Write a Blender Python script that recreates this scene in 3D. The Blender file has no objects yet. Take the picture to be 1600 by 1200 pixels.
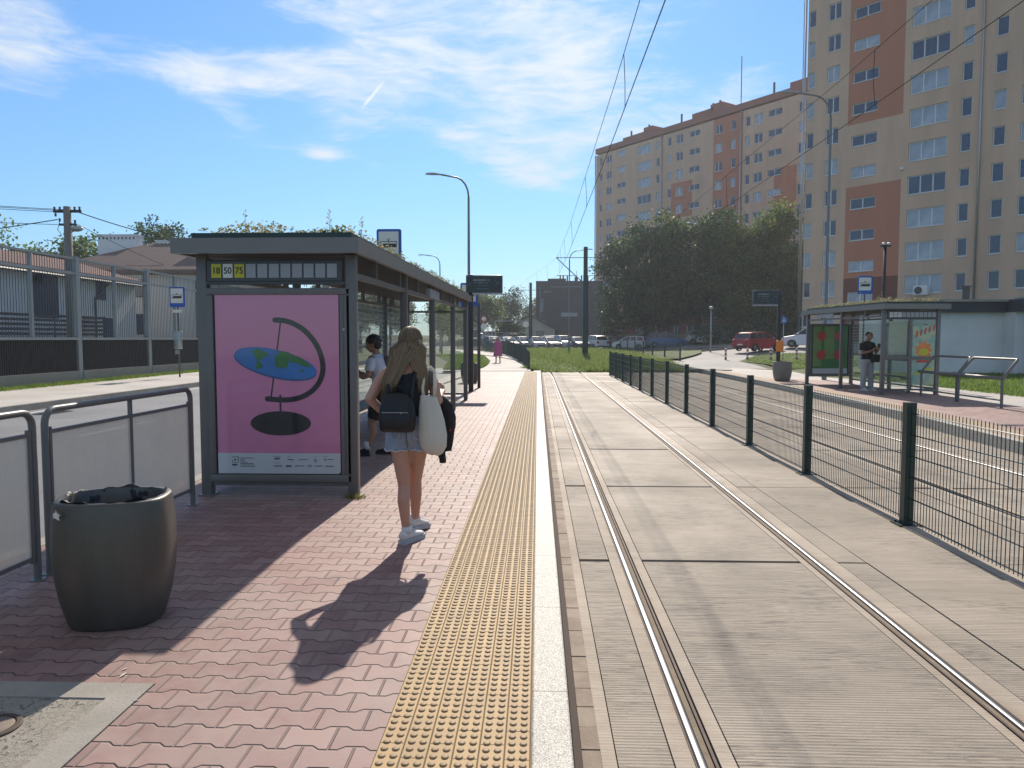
import bpy, bmesh, math, random
import numpy as np
from mathutils import Vector, Matrix
R = math.radians
random.seed(7)
S = bpy.context.scene
COL = S.collection

# ------------------------------------------------------------ camera, sky, sun, exposure
cam_data = bpy.data.cameras.new('camera'); cam = bpy.data.objects.new('camera', cam_data); COL.objects.link(cam)
cam_data.sensor_width = 36; cam_data.lens = 36*1150/1600; cam_data.clip_start = .05; cam_data.clip_end = 3000
cam.location = (0, 0, 1.57)
cam.rotation_euler = (R(90)-math.atan(71/1150), 0, math.atan(40/1152))
S.camera = cam
S.render.resolution_x = 1024; S.render.resolution_y = 768
SUN_EL, SUN_AZ = 36.0, 2.5          # azimuth from +Y towards +X
W = bpy.data.worlds.new('World'); S.world = W; W.use_nodes = True
sun_d = bpy.data.lights.new('sun', 'SUN'); sun_d.energy = 4.3; sun_d.angle = R(.55); sun_d.color = (1, .90, .78)
sun = bpy.data.objects.new('sun', sun_d); COL.objects.link(sun)
sv = Vector((math.sin(R(SUN_AZ))*math.cos(R(SUN_EL)), math.cos(R(SUN_AZ))*math.cos(R(SUN_EL)), math.sin(R(SUN_EL))))
sun.rotation_euler = sv.to_track_quat('Z', 'Y').to_euler()
S.view_settings.view_transform = 'Standard'; S.view_settings.look = 'None'
S.view_settings.exposure = 0.37; S.view_settings.gamma = 1
S.render.engine = 'CYCLES'
try:
    S.cycles.max_bounces = 8; S.cycles.transparent_max_bounces = 24; S.cycles.caustics_reflective = False; S.cycles.caustics_refractive = False
except Exception: pass

# ------------------------------------------------------------ node expression helper
class X:
    nt = None
    def __init__(s, v): s.v = v
    @staticmethod
    def m(op, *a, clamp=False):
        n = X.nt.nodes.new('ShaderNodeMath'); n.operation = op; n.use_clamp = clamp
        for i, q in enumerate(a):
            if isinstance(q, X): X.nt.links.new(q.v, n.inputs[i])
            else: n.inputs[i].default_value = float(q)
        return X(n.outputs[0])
    def __add__(s, o): return X.m('ADD', s, o)
    __radd__ = __add__
    def __sub__(s, o): return X.m('SUBTRACT', s, o)
    def __rsub__(s, o): return X.m('SUBTRACT', o, s)
    def __mul__(s, o): return X.m('MULTIPLY', s, o)
    __rmul__ = __mul__
    def __truediv__(s, o): return X.m('DIVIDE', s, o)
    def __neg__(s): return X.m('MULTIPLY', s, -1)
def fn(op): return lambda *a: X.m(op, *a)
xabs, xround, xfloor, xcos, xmin, xmax, xlt, xgt, xfrac, xpow = map(fn, ('ABSOLUTE', 'ROUND', 'FLOOR', 'COSINE', 'MINIMUM', 'MAXIMUM', 'LESS_THAN', 'GREATER_THAN', 'FRACT', 'POWER'))
def sstep(x, a, b):
    n = X.nt.nodes.new('ShaderNodeMapRange'); n.interpolation_type = 'SMOOTHSTEP'
    X.nt.links.new(x.v, n.inputs[0]); n.inputs[1].default_value = a; n.inputs[2].default_value = b
    return X(n.outputs[0])
def coords(kind='Object'):
    n = X.nt.nodes.new('ShaderNodeTexCoord'); sp = X.nt.nodes.new('ShaderNodeSeparateXYZ')
    X.nt.links.new(n.outputs[kind], sp.inputs[0]); return [X(sp.outputs[i]) for i in range(3)]
def vec(x, y, z=0.0):
    n = X.nt.nodes.new('ShaderNodeCombineXYZ')
    for i, q in enumerate((x, y, z)):
        if isinstance(q, X): X.nt.links.new(q.v, n.inputs[i])
        else: n.inputs[i].default_value = q
    return n.outputs[0]
def noise(v, scale=1.0, detail=4, rough=.55, dist=0.0):
    n = X.nt.nodes.new('ShaderNodeTexNoise'); X.nt.links.new(v, n.inputs['Vector'])
    n.inputs['Scale'].default_value = scale; n.inputs['Detail'].default_value = detail
    n.inputs['Roughness'].default_value = rough; n.inputs['Distortion'].default_value = dist
    return X(n.outputs[0])
def white(v):
    n = X.nt.nodes.new('ShaderNodeTexWhiteNoise'); n.noise_dimensions = '3D'; X.nt.links.new(v, n.inputs['Vector']); return X(n.outputs['Value'])
def vor(v, scale, feat='F1'):
    n = X.nt.nodes.new('ShaderNodeTexVoronoi'); n.feature = feat; X.nt.links.new(v, n.inputs['Vector']); n.inputs['Scale'].default_value = scale
    return X(n.outputs[0])
def mixc(f, a, b):
    n = X.nt.nodes.new('ShaderNodeMix'); n.data_type = 'RGBA'
    for sock, q in ((n.inputs[0], f), (n.inputs[6], a), (n.inputs[7], b)):
        if isinstance(q, X): X.nt.links.new(q.v, sock)
        elif isinstance(q, (int, float)): sock.default_value = q
        elif isinstance(q, tuple): sock.default_value = (*q[:3], 1)
        else: X.nt.links.new(q, sock)
    return n.outputs[2]
def scalec(c, f):
    n = X.nt.nodes.new('ShaderNodeVectorMath'); n.operation = 'SCALE'
    if isinstance(c, tuple): n.inputs[0].default_value = c[:3]
    else: X.nt.links.new(c, n.inputs[0])
    if isinstance(f, X): X.nt.links.new(f.v, n.inputs['Scale'])
    else: n.inputs['Scale'].default_value = f
    return n.outputs[0]
def newmat(name):
    m = bpy.data.materials.new(name); m.use_nodes = True; X.nt = m.node_tree
    return m, m.node_tree.nodes['Principled BSDF']
def setc(bs, c, sock='Base Color'):
    if isinstance(c, tuple): bs.inputs[sock].default_value = (*c[:3], 1)
    else: X.nt.links.new(c, bs.inputs[sock])
def setv(bs, sock, v):
    if isinstance(v, X): X.nt.links.new(v.v, bs.inputs[sock])
    else: bs.inputs[sock].default_value = v
def bump(bs, h, dist=.005, strength=1.0):
    n = X.nt.nodes.new('ShaderNodeBump'); n.inputs['Distance'].default_value = dist; n.inputs['Strength'].default_value = strength
    X.nt.links.new(h.v, n.inputs['Height']); X.nt.links.new(n.outputs[0], bs.inputs['Normal'])

_mats = {}
def pm(name, c, rough=.6, metal=0, var=.12, scale=6, bmp=0, bscale=60, coat=0, emit=0, spec=.5, stretch=(1, 1, 1), sheen=0):
    """painted / plain material with procedural variation"""
    if name in _mats: return _mats[name]
    m, bs = newmat(name)
    x, y, z = coords()
    v = vec(x*stretch[0], y*stretch[1], z*stretch[2])
    n = noise(v, scale, 5, .6)
    setc(bs, scalec(c, (n-.5)*(2*var*1.6)+1.0))
    setv(bs, 'Roughness', X.m('ADD', (n-.5)*.25, rough, clamp=True)); bs.inputs['Metallic'].default_value = metal
    bs.inputs['Specular IOR Level'].default_value = spec
    if coat: bs.inputs['Coat Weight'].default_value = coat; bs.inputs['Coat Roughness'].default_value = .04
    if bmp: bump(bs, noise(v, bscale, 4, .6), bmp)
    if emit: setc(bs, c, 'Emission Color'); bs.inputs['Emission Strength'].default_value = emit
    if sheen: bs.inputs['Sheen Weight'].default_value = sheen
    _mats[name] = m; return m
def leafmat(name, c1, c2, trans=.35, scale=.6):
    if name in _mats: return _mats[name]
    m, bs = newmat(name); nt = X.nt
    x, y, z = coords('Object'); v = vec(x, y, z)
    n = noise(v, scale, 4, .6); w = white(vec(xfloor(x*9), xfloor(y*9), xfloor(z*9)))
    col = mixc(sstep(n*.6+w*.4, .3, .7), c1, c2); setc(bs, col); bs.inputs['Roughness'].default_value = .55
    bs.inputs['Specular IOR Level'].default_value = .35
    t = nt.nodes.new('ShaderNodeBsdfTranslucent'); nt.links.new(scalec(col, 1.25), t.inputs[0])
    mx = nt.nodes.new('ShaderNodeMixShader'); mx.inputs[0].default_value = trans
    nt.links.new(bs.outputs[0], mx.inputs[1]); nt.links.new(t.outputs[0], mx.inputs[2])
    nt.links.new(mx.outputs[0], nt.nodes['Material Output'].inputs[0])
    _mats[name] = m; return m
def glassmat(name, tint=(.8, .9, .88), op=.15, refl=1.0, col=(.6, .65, .65), rough=.02, dots=False):
    """clear or frosted sheet: transparent + diffuse veil + fresnel reflection"""
    if name in _mats: return _mats[name]
    m = bpy.data.materials.new(name); m.use_nodes = True; nt = m.node_tree; X.nt = nt; nt.nodes.clear()
    out = nt.nodes.new('ShaderNodeOutputMaterial')
    tr = nt.nodes.new('ShaderNodeBsdfTransparent'); tr.inputs[0].default_value = (*tint, 1)
    df = nt.nodes.new('ShaderNodeBsdfDiffuse'); df.inputs[0].default_value = (*col, 1)
    tl = nt.nodes.new('ShaderNodeBsdfTranslucent'); tl.inputs[0].default_value = (*col, 1)
    md = nt.nodes.new('ShaderNodeMixShader'); md.inputs[0].default_value = .5
    nt.links.new(df.outputs[0], md.inputs[1]); nt.links.new(tl.outputs[0], md.inputs[2])
    m1 = nt.nodes.new('ShaderNodeMixShader')
    x, y, z = coords(); n = noise(vec(x, y, z), 3, 4, .6)
    f = X.m('ADD', (n-.5)*op*.8, op, clamp=True)
    if dots:   # printed white bird-protection dots on the pane
        a = xabs(xfrac(y/.1)-.5); b = xabs(xfrac(z/.1)-.5)
        f = xmax(f, xlt(a*a+b*b, .022)*.75)
    nt.links.new(f.v, m1.inputs[0])
    nt.links.new(tr.outputs[0], m1.inputs[1]); nt.links.new(md.outputs[0], m1.inputs[2])
    gl = nt.nodes.new('ShaderNodeBsdfGlossy'); gl.inputs['Roughness'].default_value = rough
    fr = nt.nodes.new('ShaderNodeLayerWeight'); fr.inputs[0].default_value = .5; fc = X(fr.outputs['Facing'])
    m2 = nt.nodes.new('ShaderNodeMixShader'); nt.links.new(((xpow(fc, 5)*.9+.04)*refl*.7).v, m2.inputs[0])
    nt.links.new(m1.outputs[0], m2.inputs[1]); nt.links.new(gl.outputs[0], m2.inputs[2]); nt.links.new(m2.outputs[0], out.inputs[0])
    _mats[name] = m; return m

# ------------------------------------------------------------ world sky + cirrus
def build_world():
    nt = W.node_tree; nt.nodes.clear(); X.nt = nt
    out = nt.nodes.new('ShaderNodeOutputWorld'); bg = nt.nodes.new('ShaderNodeBackground'); bg.inputs[1].default_value = .12
    sky = nt.nodes.new('ShaderNodeTexSky'); sky.sky_type = 'NISHITA'; sky.sun_disc = False
    sky.sun_elevation = R(SUN_EL); sky.sun_rotation = R(SUN_AZ); sky.air_density = 1.0; sky.dust_density = .12; sky.ozone_density = 4.0
    x, y, z = coords('Generated')
    zz = xmax(z, .02)+.06
    u = x/zz; v = y/zz                       # cirrus deck on a flat layer overhead
    # rotated streak coordinates
    a = u*.80-v*.60; b = u*.60+v*.80
    warp = noise(vec(u, v), .8, 3, .5)
    n1 = noise(vec(a*.55+warp*1.2, b*1.5+warp*.8, 1.3), 1.35, 8, .62, .35)
    n2 = noise(vec(u*.5, v*.5, 4.1), .9, 3, .5)
    # where the photo's cloud field lies: centre / right of the view, high; thin to the left
    az = X.m('ARCTAN2', x, y); el = X.m('ARCSINE', z)
    def blob(a0, e0, wa, we):
        p = (az-R(a0))/R(wa); q = (el-R(e0))/R(we)
        return X.m('EXPONENT', -(p*p+q*q))
    # cloud field of the photo, in degrees of azimuth / elevation
    A = az*(180/math.pi); E = el*(180/math.pi)
    def streak(a0, e0, la, le, tilt):
        ct, st = math.cos(R(tilt)), math.sin(R(tilt))
        p = ((A-a0)*ct+(E-e0)*st)/(la*1.2); q = ((E-e0)*ct-(A-a0)*st)/(le*1.3)
        return X.m('EXPONENT', -(p*p+q*q))
    field = (streak(-5, 22.5, 9, 3.6, 5)*1.0+streak(-1.5, 18.2, 6, 2.4, -12)*.95+streak(-12, 23.5, 8, 1.6, -6)*.7+streak(-13.5, 16.2, 3.4, 1.3, 12)*.85
             +streak(-22, 18.2, 8, 1.25, 1)*1.0+streak(-17.5, 19.5, 6, .8, 10)*.6+streak(-22.5, 15.4, 2.2, .9, -20)*.65+streak(-35, 19.5, 2.6, 3.6, -30)*1.0
             +streak(-2.6, 13.2, 5.2, .95, -20)*1.05+streak(1.5, 15, 4, 1.6, -15)*.75+streak(-16.4, 13.4, 1.7, .4, -4)*.9+streak(-11.5, 12.4, 1.6, .4, -20)*.6
             +streak(12, 15.5, 6, 2.2, 12)*.85+streak(9, 21, 6, 3, 0)*.45+streak(-50, 20, 9, 4, 0)*.8+streak(40, 22, 12, 4, 0)*.5)
    # wispy breakup, drawn out along the deck
    wA = (noise(vec(A*.10, E*.16, 2.0), 1.0, 3, .5)-.5)*5; 
    f1 = noise(vec(A*.10+E*.05+wA*.12, E*.42-A*.03+wA*.25, 1.0), 1.0, 9, .66, .5)
    f2 = noise(vec(A*.30+wA*.1, E*1.25, 7.0), 1.0, 6, .62, .4)
    fm = xmin(field, 1.0)
    dens = xmin(sstep(f1*.85+f2*.42+fm*.34, .74, 1.20)*.95+sstep(fm*.75+f1*.5, .55, 1.25)*.22, 1.0)
    tn = nt.nodes.new('ShaderNodeVectorMath'); tn.operation = 'MULTIPLY'; nt.links.new(sky.outputs[0], tn.inputs[0]); tn.inputs[1].default_value = (.60, .87, 1.01)
    c = mixc(dens*.86, tn.outputs[0], (5.9, 6.3, 6.6))
    # unseen cloud veil added overhead and behind the view to neutralise the ambient light
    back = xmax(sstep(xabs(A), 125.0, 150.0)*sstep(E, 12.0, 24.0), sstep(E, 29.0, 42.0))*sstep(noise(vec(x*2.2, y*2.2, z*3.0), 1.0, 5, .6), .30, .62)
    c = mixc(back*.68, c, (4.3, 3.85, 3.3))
    # short contrail
    p = (A+12.45)/1.12*.66+(E-17.65)/1.12*.75; q = (A+12.45)*.75-(E-17.65)*.66
    c = mixc(X.m('EXPONENT', -(xpow(p, 4)+q*q/.008))*(.55+f2*.4), c, (6.8, 7.1, 7.3))
    low = X.m('EXPONENT', -(xmax(z, 0.0)*6.0))
    lm = nt.nodes.new('ShaderNodeVectorMath'); lm.operation = 'MULTIPLY'; nt.links.new(c, lm.inputs[0]); nt.links.new(mixc(low, (1.0,1.0,1.0), (.60,.56,.56)), lm.inputs[1])
    c2 = lm.outputs[0]
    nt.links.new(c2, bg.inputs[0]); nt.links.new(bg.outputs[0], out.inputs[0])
build_world()

# ------------------------------------------------------------ mesh builder
class MB:
    def __init__(s): s.v = []; s.f = []; s.m = []
    def add(s, vs, fs, mi=0):
        o = len(s.v); s.v.extend(tuple(p) for p in vs); s.f.extend(tuple(i+o for i in f) for f in fs); s.m.extend([mi]*len(fs)); return s
    def box(s, x0, x1, y0, y1, z0, z1, mi=0):
        return s.add([(x0,y0,z0),(x1,y0,z0),(x1,y1,z0),(x0,y1,z0),(x0,y0,z1),(x1,y0,z1),(x1,y1,z1),(x0,y1,z1)],
                     [(0,3,2,1),(4,5,6,7),(0,1,5,4),(1,2,6,5),(2,3,7,6),(3,0,4,7)], mi)
    def cbox(s, c, d, mi=0, rz=0, rx=0, ry=0):
        M = Matrix.Rotation(rz, 3, 'Z') @ Matrix.Rotation(ry, 3, 'Y') @ Matrix.Rotation(rx, 3, 'X')
        t = MB().box(-d[0]/2, d[0]/2, -d[1]/2, d[1]/2, -d[2]/2, d[2]/2)
        return s.add([M @ Vector(p)+Vector(c) for p in t.v], t.f, mi)
    def bbox(s, x0, x1, y0, y1, z0, z1, b=.006, mi=0):
        """box with chamfered vertical + horizontal edges"""
        bm = bmesh.new(); bmesh.ops.create_cube(bm, size=1)
        for q in bm.verts: q.co = ((x0+x1)/2+q.co.x*(x1-x0), (y0+y1)/2+q.co.y*(y1-y0), (z0+z1)/2+q.co.z*(z1-z0))
        bmesh.ops.bevel(bm, geom=bm.edges[:], offset=b, segments=2, affect='EDGES', profile=.5)
        bm.verts.index_update(); s.add([q.co[:] for q in bm.verts], [[q.index for q in f.verts] for f in bm.faces], mi); bm.free(); return s
    def tube(s, pts, r, n=8, mi=0, caps=True, flat=1.0):
        pts = [Vector(p) for p in pts]; rs = r if isinstance(r, (list, tuple)) else [r]*len(pts)
        up = None; rings = []
        for i, p in enumerate(pts):
            if i == 0: t = pts[1]-p
            elif i == len(pts)-1: t = p-pts[i-1]
            else: t = (pts[i+1]-p).normalized()+(p-pts[i-1]).normalized()
            t.normalize()
            if up is None: up = Vector((0,0,1)) if abs(t.z) < .9 else Vector((0,1,0))
            a = t.cross(up)
            if a.length < 1e-6: a = t.cross(Vector((1,0,0)))
            a.normalize(); b = a.cross(t).normalized(); up = b
            rings.append([p+a*math.cos(2*math.pi*k/n)*rs[i]+b*math.sin(2*math.pi*k/n)*rs[i]*flat for k in range(n)])
        vs = [q for g in rings for q in g]; fs = []
        for i in range(len(pts)-1):
            for k in range(n):
                k2 = (k+1) % n; fs.append((i*n+k, i*n+k2, (i+1)*n+k2, (i+1)*n+k))
        if caps: fs.append(tuple(range(n))[::-1]); fs.append(tuple((len(pts)-1)*n+k for k in range(n)))
        return s.add(vs, fs, mi)
    def lathe(s, prof, c=(0,0,0), n=24, mi=0, sx=1, sy=1, caps=True, sup=2.0):
        """prof: (radius, z); sup > 2 gives a squarer plan"""
        vs = []; fs = []
        for r, z in prof:
            for k in range(n):
                a = 2*math.pi*k/n; ca, sa = math.cos(a), math.sin(a)
                q = (abs(ca)**sup+abs(sa)**sup)**(-1/sup)
                vs.append((c[0]+r*q*ca*sx, c[1]+r*q*sa*sy, c[2]+z))
        for i in range(len(prof)-1):
            for k in range(n):
                k2 = (k+1) % n; fs.append((i*n+k, i*n+k2, (i+1)*n+k2, (i+1)*n+k))
        if caps: fs.append(tuple(range(n))[::-1]); fs.append(tuple((len(prof)-1)*n+k for k in range(n)))
        return s.add(vs, fs, mi)
    def loft(s, secs, n=20, mi=0, caps=True):
        """secs: (cx,cy,cz,rx,ry[,tilt_y]) horizontal ellipses"""
        vs = []; fs = []
        for q in secs:
            cx, cy, cz, rx, ry = q[:5]; tl = q[5] if len(q) > 5 else 0
            for k in range(n):
                a = 2*math.pi*k/n; vs.append((cx+rx*math.cos(a), cy+ry*math.sin(a), cz+tl*ry*math.sin(a)))
        for i in range(len(secs)-1):
            for k in range(n):
                k2 = (k+1) % n; fs.append((i*n+k, i*n+k2, (i+1)*n+k2, (i+1)*n+k))
        if caps: fs.append(tuple(range(n))[::-1]); fs.append(tuple((len(secs)-1)*n+k for k in range(n)))
        return s.add(vs, fs, mi)
    def ball(s, c, r, n=12, mi=0):
        r = (r, r, r) if not isinstance(r, (tuple, list)) else r
        pr = [(math.sin(math.pi*i/n), -math.cos(math.pi*i/n)) for i in range(1, n)]
        vs = []; m = 2*n
        for a, z in pr:
            for k in range(m): t = 2*math.pi*k/m; vs.append((c[0]+r[0]*a*math.cos(t), c[1]+r[1]*a*math.sin(t), c[2]+r[2]*z))
        fs = [(i*m+k, i*m+(k+1) % m, (i+1)*m+(k+1) % m, (i+1)*m+k) for i in range(n-2) for k in range(m)]
        b = len(vs); vs += [(c[0], c[1], c[2]-r[2]), (c[0], c[1], c[2]+r[2])]
        fs += [(b, (k+1) % m, k) for k in range(m)]+[(b+1, (n-2)*m+k, (n-2)*m+(k+1) % m) for k in range(m)]
        return s.add(vs, fs, mi)
    def poly(s, pts, mi=0): return s.add(pts, [tuple(range(len(pts)))], mi)
    def prism(s, pts, d, mi=0):
        """pts: planar outline, d: extrusion vector"""
        n = len(pts); d = Vector(d); P = [Vector(p) for p in pts]
        return s.add(P+[p+d for p in P], [tuple(range(n))[::-1], tuple(range(n, 2*n))]+[(i, (i+1) % n, n+(i+1) % n, n+i) for i in range(n)], mi)
    def merge(s, o, mi=None, off=(0,0,0)):
        b = len(s.v); s.v += [(p[0]+off[0], p[1]+off[1], p[2]+off[2]) for p in o.v]; s.f += [tuple(i+b for i in f) for f in o.f]; s.m += o.m if mi is None else [mi]*len(o.f); return s
    def mesh(s, name, mats, smooth=False, angle=None):
        me = bpy.data.meshes.new(name); me.from_pydata(s.v, [], s.f)
        for m in (mats if isinstance(mats, (list, tuple)) else [mats]): me.materials.append(m)
        if any(s.m): me.polygons.foreach_set('material_index', s.m)
        if smooth:
            me.polygons.foreach_set('use_smooth', [True]*len(me.polygons))
            if angle: me.set_sharp_from_angle(angle=R(angle))
        me.update(); return me
    def build(s, name, mats, parent=None, smooth=False, angle=None, loc=None, label=None, **kw):
        """parent given: vertices are in the parent's local space. No parent and loc given: origin set to loc (world coords)"""
        if loc is not None and parent is None:
            s.v = [(p[0]-loc[0], p[1]-loc[1], p[2]-loc[2]) for p in s.v]
        o = bpy.data.objects.new(name, s.mesh(name, mats, smooth, angle)); COL.objects.link(o)
        if parent is not None: o.parent = parent
        elif loc is not None: o.location = loc
        if label: o['label'] = label
        for k, q in kw.items(): o[k] = q
        return o
def thing(name, label, cat, loc=(0,0,0), rz=0, group=None):
    o = bpy.data.objects.new(name, None); COL.objects.link(o); o.location = loc; o.rotation_euler = (0,0,rz)
    o.empty_display_size = .2; o['label'] = label; o['category'] = cat
    if group: o['group'] = group
    return o
def tag(o, label, cat, group=None, kind=None):
    if label: o['label'] = label
    if cat: o['category'] = cat
    if group: o['group'] = group
    if kind: o['kind'] = kind
    return o
def copy_tree(o, label=None, loc=None, rz=None):
    def rec(q, par):
        c = q.copy(); COL.objects.link(c)
        if par is not None: c.parent = par
        for ch in kids.get(q.name, []): rec(ch, c)
        return c
    kids = {}
    for q in bpy.data.objects:
        if q.parent: kids.setdefault(q.parent.name, []).append(q)
    c = rec(o, None)
    if label: c['label'] = label
    if loc is not None: c.location = loc
    if rz is not None: c.rotation_euler = (0, 0, rz)
    return c
def textmesh(name, txt, size, mat_, parent, loc, rot, extrude=.001, align='CENTER', bold=1.0, sx=1.0):
    cu = bpy.data.curves.new(name, 'FONT'); cu.body = txt; cu.size = size; cu.align_x = align; cu.align_y = 'CENTER'; cu.extrude = extrude; cu.offset = size*.012*bold
    t = bpy.data.objects.new(name+'_tmp', cu); COL.objects.link(t)
    bpy.context.view_layer.update()
    me = bpy.data.meshes.new_from_object(t.evaluated_get(bpy.context.evaluated_depsgraph_get()))
    bpy.data.objects.remove(t); me.materials.clear(); me.materials.append(mat_)
    o = bpy.data.objects.new(name, me); COL.objects.link(o); o.parent = parent; o.location = loc; o.rotation_euler = rot; o.scale = (sx, 1, 1)
    return o
def rrect(x0, x1, z0, z1, r, y=0, n=5, corners=(1,1,1,1)):
    P = []
    for (cx, cz, a0, on) in ((x1-r, z1-r, 0, corners[0]), (x0+r, z1-r, 90, corners[1]), (x0+r, z0+r, 180, corners[2]), (x1-r, z0+r, 270, corners[3])):
        if on:
            for k in range(n+1): a = R(a0+90*k/n); P.append((cx+r*math.cos(a), y, cz+r*math.sin(a)))
        else: P.append((cx+(r if a0 in (0,270) else -r), y, cz+(r if a0 in (0,90) else -r)))
    return P

# terrain height: level by the stop, rising behind
def sm(t): t = min(1, max(0, t)); return t*t*(3-2*t)
def hgt(x, y):
    h = -.26+.28*sm((y-39)/6)
    h += .22*sm((y-46)/14)
    h += 1.0*sm((x-9)/15)*sm((y-48)/22)
    h += 1.9*sm((y-97)/35)
    return h
# ------------------------------------------------------------ materials
GREY = pm('shelter_grey_paint', (.15,.145,.135), .42, 0, .10, 3, .0006, 120)
DGREY = pm('dark_grey_paint', (.06,.065,.07), .45, 0, .12, 4)
BLACKM = pm('black_paint', (.015,.016,.018), .45, 0, .15, 5)
DGREEN = pm('dark_green_coating', (.012,.035,.030), .38, 0, .15, 8)
GALV = pm('galvanised_steel', (.42,.44,.45), .38, .85, .12, 9)
STEEL = pm('polished_rail_steel', (.20,.20,.20), .40, 1, .06, 14, stretch=(1,.05,1))
RUST = pm('rusty_steel', (.10,.075,.06), .75, .3, .3, 25)
WHITEP = pm('white_paint', (.78,.79,.80), .45, 0, .05, 5)
WFRAME = pm('white_window_frame', (.74,.75,.76), .4, 0, .04, 5)
GLASSW = pm('window_glass', (.04,.065,.12), .06, 0, .3, .6, spec=.9)
GLASSW2 = pm('curtained_window_glass', (.38,.43,.50), .12, 0, .35, 1.2, spec=.8)
BLUE = pm('sign_blue', (.012,.09,.42), .35, 0, .06, 5)
SIGNW = pm('sign_white', (.72,.72,.66), .4, 0, .04, 5)
YELLOW = pm('sign_yellow', (.55,.52,.03), .45, 0, .06, 10)
PANELG = pm('pale_grey_plate', (.34,.36,.39), .45, 0, .07, 12)
RUBBER = pm('tyre_rubber', (.02,.02,.02), .8, 0, .2, 20)
REDP = pm('red_paint', (.45,.02,.02), .35, 0, .08, 5)
ORANGE = pm('orange_plastic', (.75,.22,.02), .45, 0, .08, 5)
CGLASS = glassmat('clear_pane', (.86,.90,.88), .07, 1.0, (.5,.55,.52))
DGLASS = glassmat('dotted_pane', (.84,.88,.86), .06, 1.0, (.75,.78,.76), dots=True)
FROST = glassmat('frosted_pane', (.90,.85,.77), .60, .35, (.88,.83,.76), .25)
def mat_paver(name, c0, c1, fine=1.0):
    m, bs = newmat(name); x, y, z = coords()
    X_ = x/.2; Y_ = y/.1425
    cw = xcos(X_*(2*math.pi))
    k = xround(Y_); s = xcos(k*math.pi)
    tr = lambda q: xmax(xmin(q*2.2, 1.0), -1.0)*.085
    b = k+tr(s*cw)
    dH = xabs(Y_-b)*.1425
    r = k-xlt(Y_, b)
    xj = X_+(xcos(r*math.pi)*.25+.25)
    j = xround(xj); dV = xabs(xj-j)*.2
    # vertical joints exist every block; distance to the nearest one
    bid = white(vec(xfloor(xj), r, 3.0)); bid2 = white(vec(xfloor(xj), r, 8.0))
    d = xmin(dH, dV+.0006)
    jm = X.m('SUBTRACT', 1.0, sstep(d, .0022, .0048))
    big = noise(vec(x, y), .9, 4, .6); fin = noise(vec(x, y, z), 260, 3, .7); mid = noise(vec(x, y), 9, 5, .65)
    col = mixc(sstep(bid, .0, 1.0), c0, c1)
    col = scalec(col, (mid-.5)*.30+(fin-.5)*.35+(bid2-.5)*.14+1.0)
    st_ = noise(vec(x, y, 4.0), 2.6, 6, .68); spot = xlt(vor(vec(x, y, 0.0), 3.1), .035)
    dust = sstep(big*.6+mid*.4, .40, .64)
    col = scalec(col, 1.0-sstep(st_, .52, .72)*.22-spot*.35)
    col = mixc(dust*.38, col, (.36,.315,.27))
    jc = mixc(xlt(dH, dV), (.27,.21,.175), (.07,.055,.048))  # row joints darkened for the shadow in them, vertical joints left sandy
    col = mixc(jm*.85, col, jc)
    setc(bs, col); setv(bs, 'Roughness', X.m('ADD', (mid-.5)*.3, .62, clamp=True)); bs.inputs['Specular IOR Level'].default_value = .45
    h = sstep(d, .001, .0085)*1.0+fin*.06+mid*.05+bid*.10
    bump(bs, h, .007, 1.0); return m
def mat_tactile():
    m, bs = newmat('tactile_buff'); x, y, z = coords()
    X_ = (x+.61)/.0975; col_i = xfloor(X_); fx = xabs(X_-xround(X_))*.0975
    Y_ = y/.2+xcos(col_i*math.pi)*.25; fy = xabs(Y_-xround(Y_))*.2
    d = xmin(fx, fy); jm = X.m('SUBTRACT', 1.0, sstep(d, .001, .003))
    t = white(vec(col_i, xfloor(Y_+.5), 2.0)); fin = noise(vec(x, y, z), 300, 3, .7); mid = noise(vec(x, y), 5, 5, .65)
    col = scalec((.44,.295,.13), (t-.5)*.14+(fin-.5)*.30+(mid-.5)*.35+1.0)
    col = mixc(jm*.8, col, (.12,.085,.05)); setc(bs, col); bs.inputs['Roughness'].default_value = .68
    bump(bs, sstep(d, .0, .004)+fin*.1, .004); return m
def mat_granite():
    m, bs = newmat('white_granite'); x, y, z = coords(); v = vec(x, y, z)
    w = white(vec(xfloor(x*260), xfloor(y*260), xfloor(z*260))); n = noise(v, 120, 3, .7); big = noise(v, 3, 4, .6)
    j = xabs(y+1.96-xround((y+1.96)/1.03)*1.03)
    col = mixc(sstep(w*.55+n*.6, .35, .75), (.20,.195,.17), (.62,.59,.51)); col = scalec(col, (big-.5)*.3+1.0)
    col = mixc(X.m('SUBTRACT', 1.0, sstep(j, .002, .005)), col, (.05,.045,.04)); setc(bs, col); bs.inputs['Roughness'].default_value = .6
    bump(bs, n, .002); return m
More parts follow.
